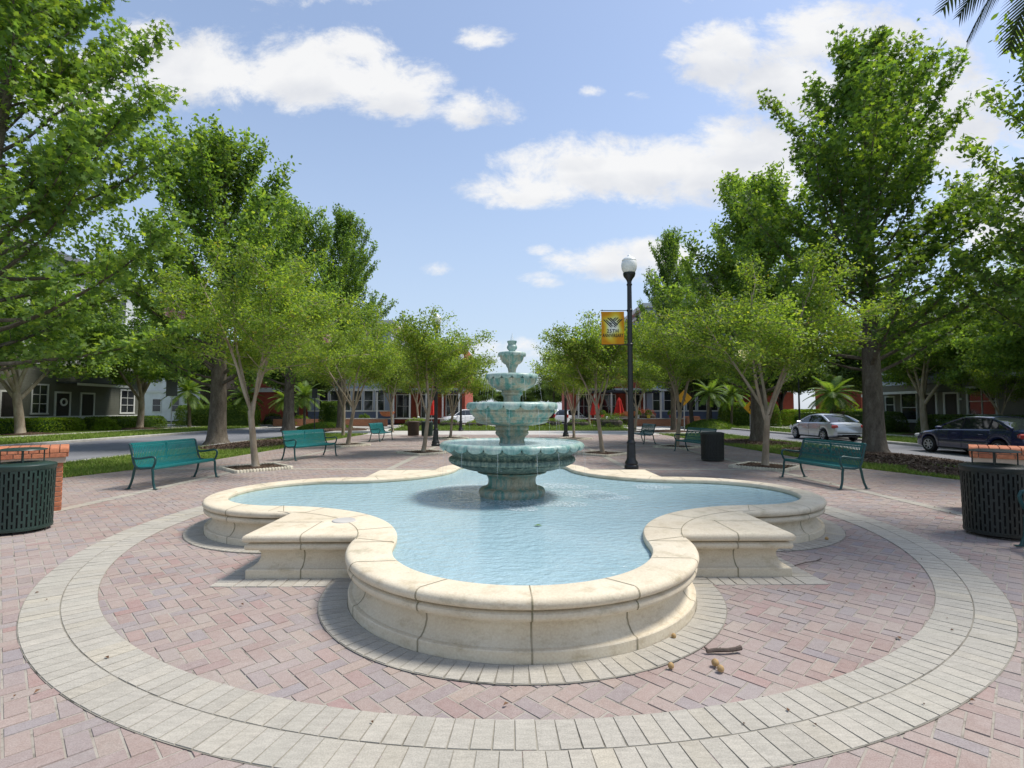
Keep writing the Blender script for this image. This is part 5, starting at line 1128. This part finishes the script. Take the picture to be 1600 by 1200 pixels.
# oaks along the avenue beyond
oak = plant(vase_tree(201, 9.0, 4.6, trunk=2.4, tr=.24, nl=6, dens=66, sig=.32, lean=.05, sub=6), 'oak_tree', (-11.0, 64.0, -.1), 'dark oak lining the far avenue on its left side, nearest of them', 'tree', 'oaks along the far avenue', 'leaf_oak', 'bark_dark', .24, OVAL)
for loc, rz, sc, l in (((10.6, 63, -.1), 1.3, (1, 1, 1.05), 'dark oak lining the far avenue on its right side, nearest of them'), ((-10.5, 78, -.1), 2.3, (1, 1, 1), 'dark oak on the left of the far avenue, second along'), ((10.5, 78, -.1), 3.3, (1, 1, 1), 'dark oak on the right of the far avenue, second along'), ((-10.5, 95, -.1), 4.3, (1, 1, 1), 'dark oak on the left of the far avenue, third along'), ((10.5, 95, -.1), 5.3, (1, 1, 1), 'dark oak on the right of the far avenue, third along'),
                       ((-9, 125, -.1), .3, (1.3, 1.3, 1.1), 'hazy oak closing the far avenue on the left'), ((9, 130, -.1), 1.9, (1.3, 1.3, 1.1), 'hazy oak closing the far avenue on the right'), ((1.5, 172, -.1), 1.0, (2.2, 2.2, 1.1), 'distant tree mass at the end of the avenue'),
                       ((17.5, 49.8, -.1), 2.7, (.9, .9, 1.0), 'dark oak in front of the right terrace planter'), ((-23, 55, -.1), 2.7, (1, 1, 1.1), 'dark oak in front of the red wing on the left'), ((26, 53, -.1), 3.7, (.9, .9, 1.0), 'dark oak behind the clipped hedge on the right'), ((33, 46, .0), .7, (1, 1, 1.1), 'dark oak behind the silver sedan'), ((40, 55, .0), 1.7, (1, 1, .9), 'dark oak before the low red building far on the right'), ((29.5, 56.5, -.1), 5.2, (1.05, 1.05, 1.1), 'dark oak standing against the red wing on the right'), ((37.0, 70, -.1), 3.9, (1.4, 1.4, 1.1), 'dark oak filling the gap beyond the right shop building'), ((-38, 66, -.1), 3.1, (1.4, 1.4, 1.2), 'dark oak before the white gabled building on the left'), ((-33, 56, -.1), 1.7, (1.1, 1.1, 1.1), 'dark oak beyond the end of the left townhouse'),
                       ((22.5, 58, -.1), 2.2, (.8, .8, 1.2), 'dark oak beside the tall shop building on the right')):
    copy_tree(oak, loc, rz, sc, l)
# young myrtle saplings by the windows
sp2 = copy_tree(MY[1], (26.6, 28.2, .02), 1.2, (.75, .75, .85), 'bare stemmed crape myrtle in front of the white framed window on the right'); sp2['group'] = OG
# blossoms on myrtles: parts of their trees
def blossom(tree, off, mat, r=.16):
    P = rng.normal(0, r * .5, (170, 3)) + np.array(off); link('blossom', poly_mesh('blossom', leaf_polys(P, .06, DIAM, 0, 0), 4, mat), tree)
blossom(MY[0], (-2.15, -.5, 4.15), 'petal_pink', .12); blossom(MY[0], (-1.75, -.6, 4.05), 'petal_pink', .12); blossom(MY[0], (1.75, .3, 3.55), 'petal_pink', .11); blossom(MY[1], (-.75, -.6, 3.05), 'petal_white', .17)

# ---- tree square edging
ed = None
for i, (x, y) in enumerate(SQUARES):
    names = ['first left square bed, nearest the camera', 'first right square bed, nearest the camera', 'square bed just left of the fountain', 'square bed just right of the fountain', 'square bed behind the second left bench', 'square bed behind the half hidden right bench', 'farthest square bed on the left', 'farthest square bed on the right']
    lab = 'scalloped concrete edging with mulch around the ' + names[i]
    if ed is None:
        ed = thing('tree_bed', (x, y, 0), lab, 'tree bed', 'square tree beds', math.pi / 4); h = .70; m = MB()
        for s in (-1, 1):
            for ax in (0, 1):
                n = 18
                for k in range(n):
                    p = -h + 2 * h * (k + .5) / n; c = (p, s * h) if ax == 0 else (s * h, p)
                    m.tube([(c[0], c[1], 0), (c[0], c[1], .062), (c[0], c[1], .078)], [.042, .042, .024], 8)
                m.box((0, s * h, .03) if ax == 0 else (s * h, 0, .03), (2 * h, .045, .06) if ax == 0 else (.045, 2 * h, .06))
        m.build('edging', 'edging', ed, 50)
        q = MB(); vs = []; G_ = 14
        for a in range(G_ + 1):
            for b in range(G_ + 1): u, v = -h + 2 * h * a / G_, -h + 2 * h * b / G_; vs.append((u, v, .035 + .03 * (1 - max(abs(u), abs(v)) / h) + random.uniform(0, .02)))
        q.add(vs, [(a * (G_ + 1) + b, (a + 1) * (G_ + 1) + b, (a + 1) * (G_ + 1) + b + 1, a * (G_ + 1) + b + 1) for a in range(G_) for b in range(G_)]); q.build('mulch', 'mulch_ground', ed)
    else: copy_tree(ed, (x, y, 0), math.pi / 4, label=lab)

# ---- shrubs, hedges, palms
def shrub(name, loc, d, n, label, cat, mat, group=None, size=.07, box=False, rz=0, shape=DIAM):
    root = thing(name, loc, label, cat, group, rz); u = norm(rng.normal(0, 1, (n, 3))); 
    if box:
        u = rng.uniform(-1, 1, (n, 3)); k = rng.integers(0, 3, n); sg = np.sign(rng.uniform(-1, 1, n)); u[np.arange(n), k] = sg * rng.uniform(.86, 1.03, n); u[:, 2] = np.abs(u[:, 2])
        nr = np.linalg.norm(u, axis=1); u = np.where((nr > 1.42)[:, None], u / nr[:, None] * 1.42, u)
    else:
        u[:, 2] = np.abs(u[:, 2]); lump = 1 + .18 * np.sin(u[:, 0] * 7 + d[0]) * np.sin(u[:, 1] * 6 + 1) + .12 * np.sin(u[:, 2] * 9); u *= (lump * rng.uniform(.7, 1.05, n))[:, None]
    P = u * np.array([d[0] / 2, d[1] / 2, d[2]]); link('foliage', poly_mesh('foliage', leaf_polys(P, size, shape, .1, .3), len(shape), mat), root)
    m = MB(); r = random.Random(int(abs(loc[0] * 10)))
    for k in range(7): a = r.uniform(0, 6.28); m.tube([(0, 0, -.02), (math.cos(a) * d[0] * .18, math.sin(a) * d[1] * .18, d[2] * .45), (math.cos(a) * d[0] * .3, math.sin(a) * d[1] * .3, d[2] * .8)], [.03, .02, .008], 5)
    if box or d[0] > 2: 
        vs = []; 
        m.lathe([(.01, d[2] * .82), (.33, d[2] * .8), (.42, d[2] * .6), (.42, .05), (.3, 0)], 14, mod=lambda rr, z, t: (rr, z))
        m.v = [(x * d[0] if i >= 7 * 15 else x, y * d[1] if i >= 7 * 15 else y, z) for i, (x, y, z) in enumerate(m.v)]
    m.build('stems', 'bark_dark' if not box else 'leaf_shrub', root); return root
shrub('clipped_hedge', (-17.0, 48.5, 0), (1.9, 1.9, 2.3), 9000, 'tall clipped box hedge beside the left terrace wall', 'hedge', 'leaf_shrub', size=.12, box=True)
shrub('clipped_hedge', (22.6, 49.0, 0), (5.0, 2.4, 2.2), 16000, 'large rounded clipped hedge with lime top on the right corner', 'hedge', 'leaf_shrub', size=.13, box=True)
shrub('clipped_hedge', (31.0, 50.0, 0), (9.0, 1.6, 1.6), 13000, 'long clipped hedge far behind the silver sedan', 'hedge', 'leaf_lime', size=.13, box=True)
shrub('clipped_hedge', (-33.6, 44.8, 0), (1.4, 8.4, 1.0), 9000, 'low hedge under the left townhouse doors', 'hedge', 'leaf_shrub', size=.13, box=True)
shrub('clipped_hedge', (-33.2, 34.0, 0), (1.4, 10.4, 1.0), 9000, 'low hedge under the left townhouse at the left edge', 'hedge', 'leaf_lime', size=.13, box=True)
shrub('clipped_hedge', (-29.0, 50.6, 0), (7.5, 2.0, 2.0), 14000, 'dark hedge past the right end of the left townhouse', 'hedge', 'leaf_shrub', size=.13, box=True)
shrub('clipped_hedge', (26.4, 28.6, .02), (1.4, 8.4, 1.25), 11000, 'dark hedge under the white framed window of the right townhouse', 'hedge', 'leaf_oak', size=.1, box=True)
shrub('clipped_hedge', (26.4, 37.6, .02), (1.6, 5.0, 1.4), 9000, 'dark hedge at the far end of the right townhouse', 'hedge', 'leaf_oak', size=.1, box=True)
shrub('lime_tree', (-30.5, 54.5, 0), (6, 4, 6.2), 16000, 'bright lime green bushy tree beyond the left townhouse', 'bush', 'leaf_lime', size=.22, shape=OVAL)
for i, (x, y, w_, h, m_, l) in enumerate(((-8.5, 45.9, 2.6, .75, 'leaf_myrtle', 'flowering shrub clump at the left end of the far lawn'), (-5.6, 46.2, 2.2, .6, 'leaf_shrub', 'shrub clump along the far lawn left of the fountain, second from the left end'), (-3.2, 46.2, 2.4, .55, 'leaf_myrtle', 'pale shrub clump along the far lawn close to the left of the fountain'), (3.3, 46.2, 2.6, .75, 'leaf_myrtle', 'pale shrub clump along the far lawn close to the right of the fountain'), (5.9, 46.2, 2.4, .65, 'leaf_shrub', 'shrub clump along the far lawn behind the right lamp'), (8.3, 43.6, 2.6, .95, 'leaf_shrub', 'darker shrub clump at the right end of the far lawn'), (0.6, 46.2, 2.6, .6, 'leaf_shrub', 'shrub clump behind the fountain on the far lawn'))):
    shrub('flower_shrub', (x, y, 0), (w_, 1.3, h), 3600, l, 'shrub', m_, 'shrubs behind the far lawn', .1)
for x, y, w_, h, m_, l in ((-25.6, 55.0, 2.2, 1.1, 'leaf_shrub', 'rounded shrub under the red wall on the left, farther left'), (-22.0, 53.2, 2.4, .9, 'leaf_lime', 'light strappy shrub under the red wall on the left'), (-31.8, 40.2, 1.8, .85, 'leaf_lime', 'light clump of lily leaves by the left townhouse walk'), (10.6, 53.8, 5, 1.1, 'leaf_shrub', 'row of green plants on top of the right terrace'), (13.8, 53.8, 3, 1.5, 'leaf_red', 'reddish potted plants behind the right terrace wall'), (21.8, 24.5, .9, .5, 'leaf_shrub', 'small dark shrub on the right lawn by the navy sedan'), (-15.5, 53.9, 1.5, 1.0, 'leaf_shrub', 'shrub by the left terrace pier'), (27.0, 41.5, 3, 1.8, 'leaf_shrub', 'dark bush at the end of the right townhouse')):
    shrub('shrub', (x, y, 0), (w_, 1.5, h), 3800, l, 'shrub', m_, None, .12)
for p in POTS: 
    P = np.abs(norm(rng.normal(0, 1, (420, 3)))) * rng.choice([-1, 1], (420, 3)); P[:, 2] = np.abs(P[:, 2]); link('potted_plant', poly_mesh('potted_plant', leaf_polys(P * np.array([.34, .34, .5]) + np.array([0, 0, .34]), .12, DIAM), 4, 'leaf_shrub'), p)
# grass mounds at the street corners
def mound(loc, rx, ry, h, label):
    root = thing('planted_mound', loc, label, 'mound'); m = MB(); m.lathe([(1, 0), (.9, .25), (.7, .6), (.4, .9), (0, 1)], 32, mod=None); m.v = [(x * rx, y * ry, z * h) for x, y, z in m.v]; m.build('soil', 'grass_ground', root, 60)
    n = 5000; t = rng.uniform(0, 6.283, n); r = np.sqrt(rng.uniform(0, 1, n)); z = h * (1 - r ** 2) ** .9; b0 = np.stack([rx * r * np.cos(t), ry * r * np.sin(t), z], 1); e_ = np.stack([np.cos(t * 9), np.sin(t * 9), 0 * t], 1) * .03; tip = b0 + np.stack([rng.normal(0, .06, n), rng.normal(0, .06, n), rng.uniform(.08, .2, n)], 1)
    g_ = link('ground_cover', poly_mesh('ground_cover', np.stack([b0 - e_, b0 + e_, tip], 1), 3, 'leaf_shrub'), root); g_['kind'] = 'stuff'; return root
mound((17.6, 45.6, -.1), 2.3, 2.0, .75, 'low green planted mound with a palm on the right corner'); mound((-16.2, 44.5, -.1), 2.4, 2.0, .5, 'low green planted mound by the clipped hedge on the left corner')
def palm(seed, H, Lf, label, loc, mat='leaf_palm', nf=26, tr=.11, group='pygmy palms', lean=.2, rz=0):
    r = random.Random(seed); root = thing('palm_tree', loc, label, 'palm', group, rz); tp = [Vector((lean * (i / 6) ** 1.5, 0, H * i / 6 - .05)) for i in range(7)]
    m = MB(); m.tube(tp, [tr * 1.25] + [tr] * 5 + [tr * 1.3], 10, cap=False); m.build('trunk', 'bark_grey', root, 60)
    quads = []; rib = MB()
    for k in range(nf):
        az = k * 2.39996; el = R_(75 - 95 * (k / nf)); d = Vector((math.cos(az) * math.cos(el), math.sin(az) * math.cos(el), math.sin(el))); p = tp[-1].copy(); pts = [p.copy()]; L = Lf * r.uniform(.85, 1.1)
        for i in range(10): d = (d + Vector((0, 0, -.13))).normalized(); p = p + d * (L / 10); pts.append(p.copy())
        rib.tube(pts, [.016] * 5 + [.01] * 6, 4, cap=False); nl = 30
        for j in range(nl):
            f = .1 + .9 * j / nl; i0_ = min(9, int(f * 10)); q = pts[i0_].lerp(pts[i0_ + 1], f * 10 - i0_); t = (pts[i0_ + 1] - pts[i0_]).normalized(); sd_ = t.cross(Vector((0, 0, 1)))
            if sd_.length < .05: sd_ = Vector((1, 0, 0))
            sd_.normalize(); ll = Lf * .26 * math.sin(.35 + f * 2.5)
            for s in (-1, 1):
                tip = q + (sd_ * s * .8 + t * .65 + Vector((0, 0, -.22))).normalized() * ll; w_ = t * (.018 + .006 * Lf); quads.append([tuple(q - w_), tuple(q + w_), tuple(tip), tuple(q.lerp(tip, .5) - w_ * .9)])
    rib.build('frond_rib', mat, root); link('fronds', poly_mesh('fronds', np.array(quads), 4, mat), root); return root
pa = palm(3, 2.6, 1.9, 'palm growing on the grassy mound at the right corner', (17.3, 45.4, .5))
for loc, rz, sc, l in (((-22.5, 50.5, 0), 1, (1, 1, 1), 'palm before the red wall, left of the dark trunks'), ((-19.0, 47.0, 0), 2, (1.05, 1.05, 1.1), 'yellow green palm between the dark trunks on the left'), ((-29.2, 46.5, 0), 3, (1.25, 1.25, 1.25), 'wide palm by the dark sign on the left lawn'), ((-26.6, 51.5, 0), 4, (1.1, 1.1, 1.1), 'palm between the lime tree and the red wall'), ((19.8, 46.3, 0), 5, (.95, .95, 1.15), 'palm behind the smaller pedestrian sign'), ((25.5, 41.0, 0), .5, (1.2, 1.2, 1.1), 'wide palm behind the silver sedan'), ((30.0, 47.5, 0), 1.5, (1.1, 1.1, 1.2), 'palm beyond the silver sedan by the low building')):
    copy_tree(pa, loc, rz, sc, l)
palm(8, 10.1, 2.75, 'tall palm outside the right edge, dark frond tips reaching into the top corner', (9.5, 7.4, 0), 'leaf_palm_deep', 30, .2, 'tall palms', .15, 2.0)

# ================================================================== LITTER
tw = MB(); tw.tube([(-.11, 0, .014), (-.05, .004, .018), (.03, 0, .02), (.09, .012, .022), (.125, .02, .028)], [.012, .014, .013, .014, .017], 7); tw.tube([(-.1, 0, .02), (-.115, .02, .03)], [.009, .006], 5)
o = tw.build('broken_twig', 'twig_bark', smooth=50, loc=(1.385, 3.44, .005)); tag(o, 'short thick broken twig lying on the pavers in front of the pool, right side', 'twig')
tw = MB(); tw.tube([(-.22, -.1, .01), (-.05, 0, .012), (.1, .06, .01), (.2, .14, .012)], .005, 5); tag(tw.build('thin_twig', 'twig_bark', loc=(3.1, 5.4, .005)), 'long thin twig lying on the pavers right of the square pool corner', 'twig')
for i, (x, y, s, l) in enumerate(((1.27, 3.2, .022, 'golden seed pod beside the broken twig, nearer the camera'), (1.265, 3.27, .024, 'golden seed pod beside the broken twig, touching another pod'), (1.13, 3.66, .018, 'small golden seed pod on the pale pavers against the pool'), (3.85, 6.35, .022, 'golden seed pod by the right lobe of the pool'), (.98, 3.24, .02, 'flat seed pod left of the golden pods'))):
    tag(MB().lathe([(.0, 0), (s * .8, s * .3), (s, s * .9), (s * .75, s * 1.5), (s * .2, s * 1.9), (0, s * 1.95)], 10).build('seed_pod', 'seed_pod', smooth=60, loc=(x, y, .006)), l, 'seed pod')
lf = None; rr_ = random.Random(12)
for i in range(95):
    while True:
        y = rr_.uniform(2.6, 14); x = rr_.uniform(-.95, .95) * y if i % 3 else rr_.uniform(.25, .95) * y
        if abs(x) > 8.5 or (abs(x) < 4.6 and abs(y - PC[1]) < 4.6 and (abs(x) < 2.9 and abs(y - PC[1]) < 2.9 or abs(x) < 1.9 or abs(y - PC[1]) < 1.9)): continue
        break
    if lf is None:
        m = MB(); m.add([(-.03, 0, .004), (-.01, -.018, .012), (.032, 0, .006), (0, .017, .014)], [(0, 1, 2, 3)]); lf = m.build('fallen_leaf', 'dry_leaf'); tag(lf, 'small dry brown leaf lying on the brick paving', 'leaf', 'dry leaves on the paving'); o = lf
    else: o = lf.copy(); COL.objects.link(o)
    o.location = (x, y, .008); o.rotation_euler = (rr_.uniform(-.2, .2), rr_.uniform(-.2, .2), rr_.uniform(0, 6.28)); k = rr_.choice([.3, .35, .4, .5, .6, .9]); o.scale = (k, k, 1)
